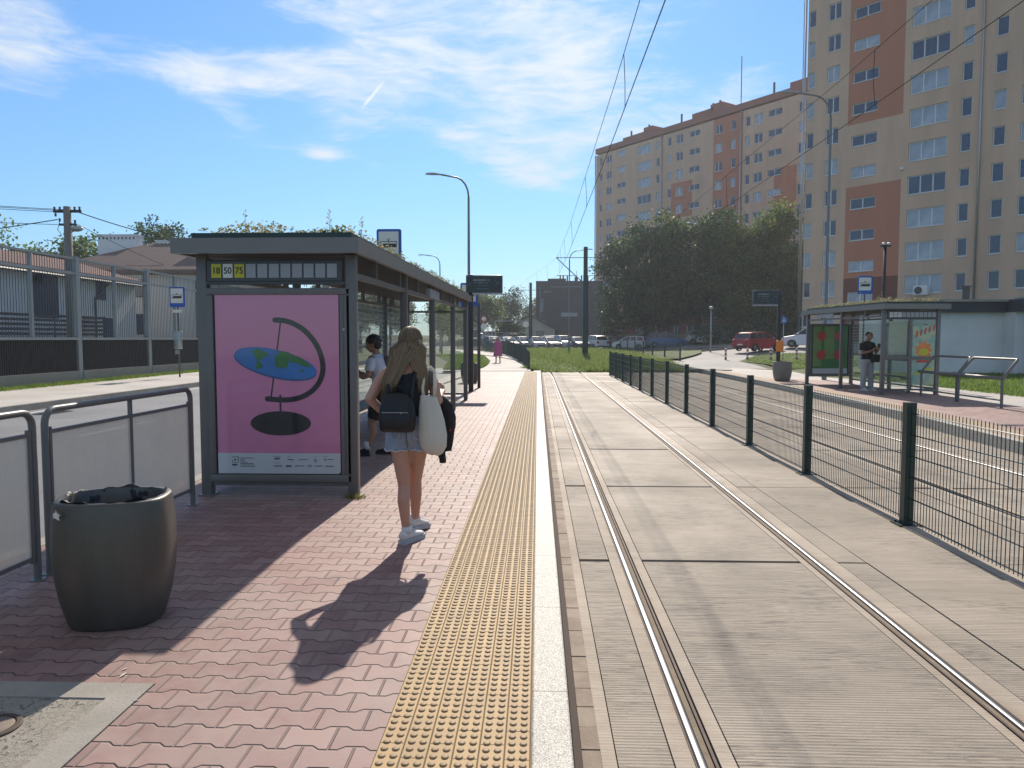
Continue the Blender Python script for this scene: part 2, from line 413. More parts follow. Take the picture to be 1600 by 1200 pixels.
def mat_slab(name='broomed_concrete', c=(.37,.315,.25), streak=1.0):
    m, bs = newmat(name); x, y, z = coords()
    a = noise(vec(x*2.6, y*70), 1.0, 5, .8, .1); b = noise(vec(x*1.1, y*17, 2.0), 1.0, 7, .72, .3); c3 = noise(vec(x*.8, y*.8, 5.0), .9, 5, .62); f = noise(vec(x, y, z), 240, 3, .75)
    sl = white(vec(xfloor((y-5.78)/2.96), xfloor(x*.7+.2), 4.0))
    sk = sstep(a*.5+b*.5, .45, .56)*sstep(c3+(sl-.5)*.25, .36, .60)
    g = noise(vec(x*.5, y*1.1, 9.0), 1.0, 5, .6)
    ds = sstep(noise(vec(x*8, y*95, 1.5), 1.0, 3, .6), .53, .60)*sstep(noise(vec(x*1.3, y*1.6, 8.0), 1.0, 4, .6)+(sl-.5)*.1, .40, .60)
    # oily darkening between and beside the rails, rusty bloom next to them
    rx = xmin(xabs(x-.70), xabs(x-2.19)); rust = X.m('EXPONENT', -(rx*rx*160.0))*sstep(noise(vec(x*3, y*2.2, 3.0), 1, 4, .6), .38, .7)
    oil = X.m('EXPONENT', -(xpow(xabs(x-1.45), 2)*5.0))*sstep(noise(vec(x*1.5, y*.5, 6.0), 1, 4, .6), .35, .65)
    col = scalec(c, (b-.5)*1.15+(f-.5)*.55+(g-.5)*.95+(sl-.5)*.18+1.05)
    col = mixc(sk*.50*streak, col, (.11,.098,.082)); col = mixc(ds*.55*streak, col, (.06,.052,.045)); col = mixc(rust*.6, col, (.20,.115,.06)); col = mixc(oil*.22, col, (.14,.12,.10))
    lines = X.m('SINE', y*(2*math.pi/.024)+b*4)*.5+.5
    col = scalec(col, 1.0-lines*sstep(g, .35, .62)*.13*streak); setc(bs, col)
    setv(bs, 'Roughness', X.m('ADD', (c3-.5)*.3, .72, clamp=True)); bs.inputs['Specular IOR Level'].default_value = .3
    bump(bs, a*.6+b*.5+lines*.35*streak+f*.3, .005); return m
def mat_ground(name, c0, c1, scale=1.0, fine=90, bmp=.004, rough=.85, mixs=(.35,.65)):
    m, bs = newmat(name); x, y, z = coords(); v = vec(x, y, z)
    a = noise(v, scale, 6, .62); f = noise(v, fine, 4, .7)
    col = mixc(sstep(a, *mixs), c0, c1); setc(bs, scalec(col, (f-.5)*.5+1.0)); setv(bs, 'Roughness', rough)
    bump(bs, f, bmp); return m
def mat_rough_concrete():
    m, bs = newmat('rough_patched_concrete'); x, y, z = coords(); v = vec(x, y, z)
    a = noise(v, 34, 6, .72, .6); b = noise(v, 3, 4, .6)
    pits = sstep(a, .53, .63)*sstep(b, .34, .54)
    setc(bs, mixc(pits*.85, scalec((.35,.32,.265), (a-.5)*1.3+(b-.5)*.6+1.0), (.10,.09,.075))); bs.inputs['Roughness'].default_value = .85
    bump(bs, a-pits*.6, .012); return m
PAVE = mat_paver('red_interlocking_pavers', (.255,.135,.118), (.32,.195,.168))
PAVEG = mat_paver('grey_interlocking_pavers', (.33,.29,.26), (.40,.35,.31))
TACT = mat_tactile(); GRAN = mat_granite(); SLAB = mat_slab()
SLABS = mat_slab('smooth_concrete', (.41,.345,.27), .3)
EDGEPAV = mat_ground('sandy_setts', (.30,.235,.18), (.40,.33,.26), 4, 160)
ASPH = mat_ground('asphalt', (.16,.165,.17), (.21,.21,.215), .35, 160, .004, .75)
ASPHL = mat_ground('worn_pale_asphalt', (.25,.245,.235), (.32,.31,.295), .25, 160, .004, .8)
PATH = mat_ground('pale_path', (.42,.39,.345), (.52,.49,.44), .5, 120, .003, .8)
CONC = mat_ground('weathered_concrete', (.28,.26,.22), (.38,.35,.30), 1.3, 90, .003, .8)
GRASSG = mat_ground('turf', (.055,.085,.018), (.12,.165,.035), 1.2, 14, .03, .9)
EARTH = mat_ground('earth_and_turf', (.07,.085,.03), (.14,.135,.07), .12, 8, .03, .95)
BLADE = leafmat('grass_blade', (.075,.13,.018), (.19,.27,.05), .5, 2)
BLADE2 = leafmat('tall_grass_blade', (.10,.15,.035), (.26,.31,.10), .5, 2)
ROUGHC = mat_rough_concrete()
DARKJ = pm('joint_filler', (.045,.04,.036), .9, 0, .2, 20)

# ------------------------------------------------------------ ground
def sheet(name, x0, x1, y0, y1, nx, ny, mat_, dz=0, zf=None, kind='structure'):
    mb = MB(); vs = []; 
    for j in range(ny+1):
        for i in range(nx+1):
            x = x0+(x1-x0)*i/nx; y = y0+(y1-y0)*j/ny; vs.append((x, y, (zf or hgt)(x, y)+dz))
    mb.add(vs, [(j*(nx+1)+i, j*(nx+1)+i+1, (j+1)*(nx+1)+i+1, (j+1)*(nx+1)+i) for j in range(ny) for i in range(nx)])
    return mb.build(name, mat_, kind=kind, smooth=True)
# one terrain sheet to the horizon (finer near)
def terrain():
    xs = [-900,-500,-250,-150,-100,-70,-50,-40,-30]+[-25+2.5*i for i in range(33)]+[62,75,95,130,180,300,550,900]
    ys = [-60,-20,0,20,35]+[37+1.5*i for i in range(30)]+[84,88,92,96,100,104,108,112,116,120,124,128,132,136,145,160,200,300,500,900,1500]
    vs = [(x, y, hgt(x, y)) for y in ys for x in xs]; n = len(xs)
    MB().add(vs, [(j*n+i, j*n+i+1, (j+1)*n+i+1, (j+1)*n+i) for j in range(len(ys)-1) for i in range(n-1)]).build('ground', EARTH, kind='structure', smooth=True)
terrain()
def flat_poly(name, pts, mat_, z=None, dz=.02, sub=1.5, kind='structure', zf=None):
    """polygon draped on the terrain (or at constant z), triangulated on a grid"""
    bm = bmesh.new(); f = bm.faces.new([bm.verts.new((x, y, 0)) for x, y in pts])
    if z is None:
        xs = [p[0] for p in pts]; ys = [p[1] for p in pts]
        def cuts(a, b, co, no):
            k = a+sub
            while k < b:
                g = bm.verts[:]+bm.edges[:]+bm.faces[:]
                bmesh.ops.bisect_plane(bm, geom=g, plane_co=[k*c for c in co], plane_no=co); k += sub
        cuts(min(ys), max(ys), (0,1,0), 0); cuts(min(xs), max(xs), (1,0,0), 0)
        for v in bm.verts: v.co.z = (zf or hgt)(v.co.x, v.co.y)+dz
    else:
        for v in bm.verts: v.co.z = z
    bm.normal_update()
    for f in bm.faces:
        if f.normal.z < 0: f.normal_flip()
    me = bpy.data.meshes.new(name); bm.to_mesh(me); bm.free(); me.materials.append(mat_)
    o = bpy.data.objects.new(name, me); COL.objects.link(o); o['kind'] = kind; return o
# left platform
PX0, PXC = -3.75, -.02
mb = MB()
mb.poly([(PX0,-6,0),(-1.74,-6,0),(-1.74,3.2,0),(PX0,3.2,0)][::1])
flat = MB()
flat.poly([(-1.735,-6,0),(-.61,-6,0),(-.61,35.3,0),(-1.735,35.3,0)])
flat.poly([(PX0,3.205,0),(-1.735,3.205,0),(-1.735,35.3,0),(PX0,35.3,0)])
flat.build('platform_paving', PAVE, kind='structure')
MB().box(PX0,-.61,-6,35.3,-.3,-.012).build('platform_bed', CONC, kind='structure')
# rough concrete patch with smooth border
b_ = MB(); b_.box(PX0,-1.74,3.06,3.2,-.01,.004); b_.box(-1.88,-1.74,-6,3.06,-.01,.004)
b_.build('concrete_border', CONC, kind='structure')
MB().box(PX0,-1.88,-6,3.06,-.01,-.002).build('concrete_patch', ROUGHC, kind='structure')
mh = thing('manhole_cover', 'round rusty iron cover set in the rough concrete at the platform end', 'manhole', (-2.20,2.81,.0))
MB().lathe([(.105,-.008),(.105,.004),(.10,.008),(.084,.008),(.08,.003),(.0005,.003)], n=40, caps=False).build('frame', RUST, mh, True, 30)
MB().lathe([(.077,.001),(.077,.006),(.072,.008),(.0005,.008)], n=36, caps=False).build('lid', pm('worn_iron', (.21,.17,.14), .7, .4, .25, 30), mh, True, 30)
# tactile strip with domes
mb = MB(); mb.poly([(-.61,-6,.0015),(PXC,-6,.0015),(PXC,35.3,.0015),(-.61,35.3,.0015)])
dv = []; df_ = []; n8 = 8
y = 1.625; pitch = .0493
while y < 35.2:
    if y < 35:
        nn = 8
        for c in range(12):
            cx = -.61+.0975*(c//2)+(.0265 if c % 2 == 0 else .071); b = len(dv)
            for (r, z) in ((.0165,.0012),(.0138,.0058),(.008,.007)):
                for k in range(nn): a = 2*math.pi*k/nn; dv.append((cx+r*math.cos(a), y+r*math.sin(a), z))
            for i in range(2):
                for k in range(nn): df_.append((b+i*nn+k, b+i*nn+(k+1) % nn, b+(i+1)*nn+(k+1) % nn, b+(i+1)*nn+k))
            df_.append(tuple(b+2*nn+k for k in range(nn)))
    y += pitch
mb.add(dv, df_, 1); o = mb.build('tactile_paving', [TACT, pm('tactile_dome_shaded', (.29,.19,.09), .62, 0, .25, 40)], kind='structure', smooth=True, angle=50)  # domes coloured darker than the strip, imitating their shaded sides
MB().box(-.61,PXC,-6,35.3,-.3,-.01).build('tactile_bed', CONC, kind='structure')
MB().bbox(PXC,.138,-6,35.3,-.3,.003,.008).build('platform_kerb', GRAN, kind='structure')
MB().box(-.18,.16,35.3,35.75,-.3,.006).build('kerb_end_block', WHITEP, kind='structure')
# bevelled dark foot of the kerb, sett strip, slabs
TZ = -.19
MB().prism([(.138,-6,-.25),(.190,-6,-.25),(.190,-6,TZ+.006),(.158,-6,TZ+.02),(.141,-6,-.012)][::-1], (0,41.5,0)).build('kerb_foot', pm('kerb_foot_brown', (.085,.06,.045), .9, 0, .2, 20), kind='structure')  # plain dark brown strip along the kerb face
MB().box(-1,12.3,-6,39.6,-.6,TZ-.03).build('track_bed', DARKJ, kind='structure')
rr = random.Random(4)
mb = MB(); y = -6
while y < 38.5:
    L = .185; mb.box(.192,.272,y+.003,y+L-.003,-.3,TZ+rr.uniform(-.003,.003)); y += L
mb.build('sett_strip', EDGEPAV, kind='structure')
JY = [5.78+2.96*k for k in range(-5, 12)]
mb = MB(); sm_ = MB(); T2 = 4.06
def slabs(x0, x1, phase=0, g=.026, zz=0, wide=False):
    for a, b in zip(JY[:-1], JY[1:]):
        if a+phase > 38.2: continue
        ga = (.062 if wide and 5 < a < 12 else g)/2; gb = (.062 if wide and 5 < b < 12 else g)/2
        mb.box(x0+.004, x1-.004, a+phase+ga, min(b+phase, 38.6)-gb, -.4, TZ+zz+rr.uniform(-.003,.002))
for off in (0, T2):
    slabs(.335+off, .572+off, wide=True); slabs(.83+off, 2.075+off, 0, .03, wide=True); slabs(2.365+off, 2.59+off)
slabs(2.592, 3.42, 0, .012); slabs(3.58, 4.39, 0, .012); slabs(6.655, 8.3, 0, .012)
mb.build('track_slabs', SLAB, kind='structure')
sm_.box(.272,.333,-6,38.6,-.4,TZ+.001)
sm_.box(3.422,3.578,-6,38.6,-.4,TZ+.004)
for off in (0, T2):
    for x0, x1 in ((.574,.655),(.762,.828),(2.077,2.128),(2.234,2.363)):
        sm_.box(x0+off, x1+off, -6, 38.6, -.4, TZ-.001)
sm_.build('rail_surround', SLABS, kind='structure')
# grooved rails: straight, then curving left into the grass
def railpath(x, yend=60):
    P = [(x, -6), (x, 10), (x, 22), (x, 34)]; Rr = 62.0
    for k in range(1, 16):
        a = k*.045; P.append((x-(Rr-(-0)*x)*(1-math.cos(a)), 34+(Rr+0)*math.sin(a)))
    return [p for p in P if p[1] < yend]
def ribbon(mb, path, xa, xb, za, zb, zf=None):
    """swept box profile along path with lateral offsets"""
    V = []
    for i, (x, y) in enumerate(path):
        a = Vector(path[max(0, i-1)]); b = Vector(path[min(len(path)-1, i+1)]); t = (b-a).normalized(); nrm = Vector((t.y, -t.x))
        h = 0 if y < 38.6 else max(0, hgt(x, y)+.04-TZ)
        for o, z in ((xa, za), (xb, za), (xb, zb), (xa, zb)): V.append((x+nrm.x*o, y+nrm.y*o, z+h))
    F = []
    for i in range(len(path)-1):
        for k in range(4): F.append((i*4+k, i*4+(k+1) % 4, (i+1)*4+(k+1) % 4, (i+1)*4+k))
    F += [(3,2,1,0), tuple(len(path)*4-4+k for k in range(4))]
    mb.add(V, F)
GROOVE = pm('groove_dirt', (.24,.185,.13), .9, 0, .4, 12, .003, 90)
def rail(x, s, label):
    t = thing('tram_rail', label, 'tram rail', (x, 0, TZ), 0, 'tram rails'); P = railpath(0)
    P = [(p[0], p[1]) for p in P]
    def rb(xa, xb, za, zb, nm, m):
        mb = MB(); V = []; F = []
        for i, (px, py) in enumerate(P):
            a = Vector(P[max(0, i-1)]); b = Vector(P[min(len(P)-1, i+1)]); tt = (b-a).normalized(); nr = Vector((tt.y, -tt.x))
            h = max(0, hgt(x+px, py)+.05-TZ) if py > 38.6 else 0
            for o, z in ((xa, za), (xb, za), (xb, zb), (xa, zb)): V.append((px+nr.x*o, py+nr.y*o, z+h))
        for i in range(len(P)-1):
            for k in range(4): F.append((i*4+k, i*4+(k+1) % 4, (i+1)*4+(k+1) % 4, (i+1)*4+k))
        F += [(3,2,1,0), tuple(len(P)*4-4+k for k in range(4))]
        mb.add(V, F); mb.build(nm, m, t)
    # crowned running surface
    mb = MB(); prof = [(-.013,-.05),(-.013,-.002),(-.010,.004),(-.003,.0072),(.0085,.0085),(.020,.0072),(.027,.004),(.030,-.002),(.030,-.05)]; V = []; F = []; n = len(prof)
    for i, (px, py) in enumerate(P):
        a = Vector(P[max(0, i-1)]); b = Vector(P[min(len(P)-1, i+1)]); tt = (b-a).normalized(); nr = Vector((tt.y, -tt.x))
        h = max(0, hgt(x+px, py)+.05-TZ) if py > 38.6 else 0
        for o, z in prof: V.append((px+nr.x*o*s, py+nr.y*o*s, z+h))
    for i in range(len(P)-1):
        for k in range(n-1): F.append((i*n+k, i*n+k+1, (i+1)*n+k+1, (i+1)*n+k) if s < 0 else (i*n+k, (i+1)*n+k, (i+1)*n+k+1, i*n+k+1))
    mb.add(V, F); mb.build('running_surface', STEEL, t, True, 70)
    rb(*sorted((-.02*s, -.0131*s)), -.05, .002, 'head_flank', RUST)
    rb(*sorted((.03*s, .058*s)), -.06, -.007, 'groove', GROOVE)
    rb(*sorted((.062*s, .075*s)), -.06, .001, 'guard_lip', RUST)
for off, w in ((0, 'beside the platform kerb'), (T2, 'behind the green mesh fence')):
    rail(.676+off, 1, 'shiny grooved steel rail, left one of the track '+w)
    rail(2.212+off, -1, 'shiny grooved steel rail, right one of the track '+w)

# left road, kerbs, far pavement, verge
MB().box(PX0-.15,PX0,-8,35.6,-.3,.004).build('road_kerb', CONC, kind='structure')
zf0 = lambda x, y: -.26+.14*sm((y+20)/8)
flat_poly('road', [(-12,-12),(PX0-.15,-12),(PX0-.15,35.6),(-4.7,37),(-5.2,41),(-5.8,48),(-8,58),(-10,72),(-12,72)], ASPH, None, .0, 6, zf=lambda x, y: -.13+.15*sm((y-40)/12)+.2*sm((y-46)/14))
MB().box(-12.15,-12,-12,72,-.3,.03).build('far_kerb', CONC, kind='structure')
MB().box(-15.9,-12.15,-12,72,-.3,.022).build('far_pavement', PATH, kind='structure')
LINEM = pm('road_marking', (.62,.62,.60), .7, 0, .15, 12)
mb = MB()
mb.box(-11.62,-11.5,-12,60,-.1256,-.1215)
for k in range(12): mb.box(-8.0,-7.88,2+k*5.2,4.6+k*5.2,-.1256,-.1215)
mb.build('road_markings', LINEM, kind='structure')
dg = thing('road_drain', 'dark slotted drain grate in the road by the far kerb', 'drain', (-11.1, 16.4, -.126))
mb = MB(); mb.box(-.22,.22,-.45,.45,0,.006); mb.build('frame', DGREY, dg)
mb = MB(); [mb.box(-.17,.17,-.4+.1*k,-.36+.1*k,.006,.012) for k in range(9)]; mb.build('slot', BLACKM, dg)
MB().box(-17.6,-15.9,-12,72,-.3,.0).build('verge', GRASSG, kind='structure')
# far path left of the track, lawn wedge
flat_poly('footpath', [(PX0,35.3),(-.3,35.3),(-.45,38),(-.95,44),(-1.6,52),(-2.4,60),(-4,70),(-6,80),(-9,92),(-13,104),(-17,112),(-19,110),(-15,98),(-11,88),(-8,76),(-7.2,70),(-5.4,62),(-4.2,58),(-3.2,50),(-2.9,44),(-2.95,38),(-3.0,36.6),(-4.75,36.3),(-5.0,35.6),(-3.9,35.5)], PATH, None, .275, 2.5, zf=lambda x, y: max(hgt(x, y), -.26+.03*0)-(.265 if y > 46 else .265*sm((y-38)/8)))
flat_poly('lawn', [(-4.7,36.45),(-3.1,36.75),(-3.03,38),(-2.98,44),(-3.3,50),(-4.3,58),(-5.5,62),(-7.3,70),(-8.1,76),(-11,88),(-13,84),(-10,72),(-8,58),(-5.8,48),(-5.2,41)], GRASSG, None, .30, 2.5, zf=lambda x, y: max(hgt(x, y), -.26)-(.265 if y > 46 else .265*sm((y-38)/8)))
# grass field carrying the tracks
flat_poly('track_lawn', [(-.35,38.62),(3.4,38.62),(8.2,38.62),(8.0,44),(8.2,52),(8,62),(9,74),(8,86),(-4,86),(-3,72),(-1.5,58),(-.8,48)], GRASSG, None, .06, 2.0)
# right side: platform, road, forecourt
PR = [(7.0,-4),(7.28,8),(7.33,11.3),(8.0,18),(8.26,25),(8.34,30),(8.36,37.5)]
zr = lambda x, y: 0
o_ = [(11.0,-4),(11.0,8),(11.0,16),(11.2,20),(10.9,28),(8.7,31)]
flat_poly('stop_paving', [(p[0]+.75, p[1]) for p in PR[:5]]+[(9.1,30)]+o_[::-1][1:], mat_paver('red_pavers_opposite', (.30,.175,.15), (.40,.255,.22)), 0.0)
mb = MB()
for k, (a, b) in enumerate(((0,.16),(.165,.745))):
    mb = MB()
    for (xa, ya), (xb, yb) in zip(PR[:-1], PR[1:]):
        mb.add([(xa+a,ya,-.3),(xa+b,ya,-.3),(xb+b,yb,-.3),(xb+a,yb,-.3),(xa+a,ya,.002),(xa+b,ya,.002),(xb+b,yb,.002),(xb+a,yb,.002)], [(0,3,2,1),(4,5,6,7),(0,1,5,4),(1,2,6,5),(2,3,7,6),(3,0,4,7)])
    mb.build(('stop_kerb','stop_tactile_strip')[k], (GRAN, pm('buff_tactile_far', (.38,.28,.19), .8, 0, .3, 30, .004, 80))[k], kind='structure')
flat_poly('side_path', [(8.9,-4)]+[(11.0,-4),(11.0,8),(11.0,16),(11.2,20),(10.9,28),(9.1,30),(8.34+.75,37.5),(10.5,40),(12.2,36),(11.6,31),(12.9,27),(13.2,22),(13.3,-4)], PATH, -.004)
flat_poly('kiosk_lawn', [(13.3,-4),(13.2,22),(12.9,27),(11.7,31.5),(12.3,37.1),(13.6,42),(14.6,48),(30,48),(45,40),(45,-4)], GRASSG, -.012)
flat_poly('forecourt', [(8.3,37.5),(9.4,36),(10.5,40),(12.2,38.6),(12.6,42),(13.4,49.5),(15,53),(17,56),(34,56),(40,66),(24,64),(14,63),(12,60),(9.5,60),(8.3,56),(8.2,48)], ASPHL, None, .30, 2.0, zf=lambda x, y: max(hgt(x, y), -.26)-(.29 if y > 46 else .29*sm((y-36)/10)))
flat_poly('lawn', [(12.2,37.2),(13.5,41.5),(13.6,48.5),(14.5,52),(16.5,55.5),(19,56.2),(32,56.2),(34,48),(20,44),(15,40)], GRASSG, None, .33, 2.0, zf=lambda x, y: max(hgt(x, y), -.26)-(.29 if y > 46 else .29*sm((y-36)/10)))
flat_poly('lawn', [(8.1,50),(9.6,50.5),(11.5,55),(13,59),(14,63.5),(13,72),(9.2,74),(8.1,62)], GRASSG, None, .14, 2.0)
flat_poly('parking_road', [(-6,86.5),(9,86.5),(14,70),(20,64.5),(44,66.5),(44,71),(22,70),(17,76),(16,84),(18,90),(14,99),(-8,99),(-30,120),(-40,118)], ASPH, None, .08, 3.0)
mb = MB()
def kerbline(P, h=.12, w=.12, nm='kerb', zoff=.0):
    mb = MB()
    for (xa, ya), (xb, yb) in zip(P[:-1], P[1:]):
        t = (Vector((xb,yb))-Vector((xa,ya))).normalized(); nx, ny = -t.y*w/2, t.x*w/2
        za, zb = hgt(xa,ya)+zoff, hgt(xb,yb)+zoff
        mb.add([(xa-nx,ya-ny,za),(xa+nx,ya+ny,za),(xb+nx,yb+ny,zb),(xb-nx,yb-ny,zb),(xa-nx,ya-ny,za+h),(xa+nx,ya+ny,za+h),(xb+nx,yb+ny,zb+h),(xb-nx,yb-ny,zb+h)], [(0,3,2,1),(4,5,6,7),(0,1,5,4),(1,2,6,5),(2,3,7,6),(3,0,4,7)])
    mb.build(nm, CONC, kind='structure')
kerbline([(8.1,86.2),(-5,86.2)], .2); kerbline([(13.6,63.8),(17,63.9),(24,64.4),(40,66.3)], .2)

# grass blades: short turf and taller weeds
def blades(name, n, region, h0, h1, mat_, zf, w=.012, seed=1, kind='stuff', label=None, cat=None):
    r = np.random.RandomState(seed); P = []
    while len(P) < n:
        x, y = region(r)
        if x is None: continue
        P.append((x, y, zf(x, y)))
    P = np.array(P); h = r.uniform(h0, h1, n); a = r.uniform(0, 2*np.pi, n); lean = r.uniform(.1, .6, n)*h; la = r.uniform(0, 2*np.pi, n)
    dx = np.cos(a)*w; dy = np.sin(a)*w
    V = np.empty((n*3, 3)); V[0::3] = P-np.c_[dx, dy, 0*dx]; V[1::3] = P+np.c_[dx, dy, 0*dx]; V[2::3] = P+np.c_[np.cos(la)*lean, np.sin(la)*lean, h]
    me = bpy.data.meshes.new(name); F = np.arange(n*3).reshape(-1, 3)
    me.from_pydata(V.tolist(), [], F.tolist()); me.materials.append(mat_)
    o = bpy.data.objects.new(name, me); COL.objects.link(o); tag(o, label, cat, None, kind); return o
def inpoly(x, y, P):
    c = False; n = len(P); j = n-1
    for i in range(n):
        if (P[i][1] > y) != (P[j][1] > y) and x < (P[j][0]-P[i][0])*(y-P[i][1])/(P[j][1]-P[i][1])+P[i][0]: c = not c
        j = i
    return c
def polyreg(P, bias=1.0):
    xs = [p[0] for p in P]; ys = [p[1] for p in P]
    def f(r):
        x = r.uniform(min(xs), max(xs)); y = min(ys)+(max(ys)-min(ys))*r.uniform()**bias
        return (x, y) if inpoly(x, y, P) else (None, None)
    return f
def trackreg(r):
    x = r.uniform(-1.3, 8.1); y = 38.65+45*r.uniform()**1.6
    if not inpoly(x, y, [(-.3,38.62),(8.2,38.62),(8,62),(8,85),(-3,85),(-1.5,58),(-.8,48)]): return None, None
    # mown centre strip where the track runs
    cx = 1.44-(62*(1-math.cos(min(1, max(0, (y-34)/62)))))
    if abs(x-cx) < 1.3 and r.uniform() < .85: return None, None
    return x, y
blades('tall_grass', 36000, trackreg, .14, .42, BLADE2, lambda x, y: hgt(x, y)+.05, .016, 3, label='tall rough grass beyond the end of the tram slabs', cat='grass')
blades('mown_grass', 30000, polyreg([(-.3,38.62),(8.2,38.62),(8,62),(8,80),(-3,80),(-1.5,58),(-.8,48)], 1.6), .04, .10, BLADE, lambda x, y: hgt(x, y)+.05, .014, 5, label='short grass between the tram rails past the slabs', cat='grass')
zl = lambda x, y: max(hgt(x, y), -.26)-(.265 if y > 46 else .265*sm((y-38)/8))+.29
blades('lawn_grass', 16000, polyreg([(-4.7,36.45),(-3.1,36.75),(-3.03,38),(-2.98,44),(-3.3,50),(-4.3,58),(-5.5,62),(-8,58),(-5.8,48),(-5.2,41)], 1.3), .04, .11, BLADE, zl, .014, 7, label='bright lawn beside the pale footpath behind the left bin', cat='grass')
blades('lawn_grass', 26000, lambda r: (lambda x, y: (x, y) if not (x < 12.0 and y > 31) else (None, None))(13.0+r.uniform()**1.3*11, 18+16*r.uniform()), .03, .14, BLADE, lambda x, y: -.015, .012, 8, label='lawn in front of the white kiosk wall', cat='grass')
blades('lawn_grass', 14000, polyreg([(12.2,37.2),(13.5,41.5),(13.6,48.5),(14.5,52),(16.5,55.5),(19,56.2),(28,56.2),(20,44),(15,40)], 1.0), .04, .12, BLADE, lambda x, y: max(hgt(x, y), -.26)-(.29 if y > 46 else .29*sm((y-36)/10))+.32, .014, 9, label='lawn wedge inside the road loop behind the opposite bin', cat='grass')
blades('verge_grass', 16000, lambda r: (r.uniform(-16.5, -15.8) if r.uniform() < .8 else r.uniform(-15.95, -15.6), 12+r.uniform()**.9*34), .03, .16, BLADE, lambda x, y: .0, .012, 10, label='grass growing along the foot of the noise barrier', cat='grass')
def weedreg(r):
    return (r.normal(-.35, .22), 38.5+abs(r.normal(0, .9)))
blades('weeds', 2600, weedreg, .12, .42, BLADE2, lambda x, y: hgt(x, y)+.02, .02, 11, label='tall weeds round the first post of the curving black fence', cat='weeds')
# ------------------------------------------------------------ apartment towers
BEIGE = pm('beige_render', (.66,.45,.32), .85, 0, .20, .5, .004, 30, stretch=(1,1,.22))
ORNG = pm('orange_render', (.52,.205,.125), .85, 0, .13, .5, .004, 30, stretch=(1,1,.22))
MAROON = pm('maroon_render', (.20,.07,.05), .85, 0, .10, .3, .004, 30)
REDTOP = pm('red_parapet', (.33,.14,.105), .8, 0, .1, .4)
REVEAL = pm('window_reveal', (.42,.33,.22), .85, 0, .05, 2)
def tower(name, label, P0, ang, length, depth, zb, ztop, cols, rowz, zone, top=None, maxw=100, wprio=None, skip=None):
    """facade plane starts at P0 (far left corner); local x runs along the facade, local -y faces the stop"""
    a = R(ang); rz = math.atan2(-math.cos(a), math.sin(a))
    t = thing(name, label, 'apartment block', (P0[0], P0[1], zb), rz)
    wins = []
    for (u0, u1, kind, dz, hh) in cols:
        for k, z in enumerate(rowz):
            if skip and skip(u0, k): continue
            wins.append((u0, u1, z+dz-hh/2-zb, z+dz+hh/2-zb, kind, k))
    us = sorted({0, length}|{w[0] for w in wins}|{w[1] for w in wins}|{q for zn in zone for q in zn[:2] if 0 <= q <= length})
    zs = sorted({0, ztop-zb}|{w[2] for w in wins}|{w[3] for w in wins}|{q-zb for zn in zone for q in zn[2:4] if zb <= q <= ztop})
    mb = MB(); rv = .17
    hole = [(w[0], w[1], w[2], w[3]) for w in wins]
    byu = {}
    for h in hole: byu.setdefault((h[0], h[1]), []).append(h)
    def inhole(u, z):
        for (a0, a1), L in byu.items():
            if a0 < u < a1:
                for h in L:
                    if h[2] < z < h[3]: return True
        return False
    def zmat(u, z):
        m = 0
        for zn in zone:
            if zn[0] < u < zn[1] and zn[2] < z+zb < zn[3]: m = zn[4]
        return m
    for i in range(len(us)-1):
        for j in range(len(zs)-1):
            if us[i+1]-us[i] < 1e-6 or zs[j+1]-zs[j] < 1e-6: continue
            u, z = (us[i]+us[i+1])/2, (zs[j]+zs[j+1])/2
            if inhole(u, z): continue
            mb.add([(us[i],0,zs[j]),(us[i+1],0,zs[j]),(us[i+1],0,zs[j+1]),(us[i],0,zs[j+1])], [(0,1,2,3)], zmat(u, z))
    for (a0, a1, b0, b1) in hole:
        mb.add([(a0,0,b0),(a1,0,b0),(a1,0,b1),(a0,0,b1),(a0,rv,b0),(a1,rv,b0),(a1,rv,b1),(a0,rv,b1)], [(0,4,5,1),(1,5,6,2),(2,6,7,3),(3,7,4,0)], 3)
    H = ztop-zb
    mb.add([(0,0,0),(0,0,H),(0,depth,H),(0,depth,0),(length,0,0),(length,0,H),(length,depth,H),(length,depth,0)], [(0,1,2,3),(4,7,6,5),(3,2,6,7),(1,5,6,2)], 0)
    mb.build('wall', [BEIGE, ORNG, MAROON, REVEAL], t)
    r2 = random.Random(len(wins))
    order = sorted(wins, key=wprio) if wprio else wins
    stuffF = MB(); stuffP = MB(); protos = {}
    for n_, (a0, a1, b0, b1, kind, k) in enumerate(order):
        w, h = a1-a0, b1-b0; cur = r2.random() < .38
        key = (round(w, 2), round(h, 2), kind, cur)
        f = MB(); p = MB(); fw = .07; y0, y1 = rv-.07, rv-.005
        f.box(0, w, y0, y1, 0, fw); f.box(0, w, y0, y1, h-fw, h); f.box(0, fw, y0, y1, fw, h-fw); f.box(w-fw, w, y0, y1, fw, h-fw)
        for q in range(1, kind): x = w*q/kind; f.box(x-.045, x+.045, y0, y1, fw, h-fw)
        f.box(-.03, w+.03, -.05, rv-.001, -.045, -.002)
        p.box(fw, w-fw, rv-.035, rv-.03, fw, h-fw)
        gm = GLASSW2 if cur else GLASSW
        if n_ < maxw:
            if key not in protos: protos[key] = (f.mesh('window', WFRAME), p.mesh('pane', gm))
            o = bpy.data.objects.new('window', protos[key][0]); COL.objects.link(o); o.parent = t; o.location = (a0, 0, b0)
            q = bpy.data.objects.new('pane', protos[key][1]); COL.objects.link(q); q.parent = o
        else:
            stuffF.merge(f, 0, (a0, 0, b0)); stuffP.merge(p, 1 if cur else 2, (a0, 0, b0))
    if stuffF.f:
        stuffF.merge(stuffP); o = stuffF.build('window', [WFRAME, GLASSW2, GLASSW], t); o['kind'] = 'stuff'
    return t
LS = 2.7
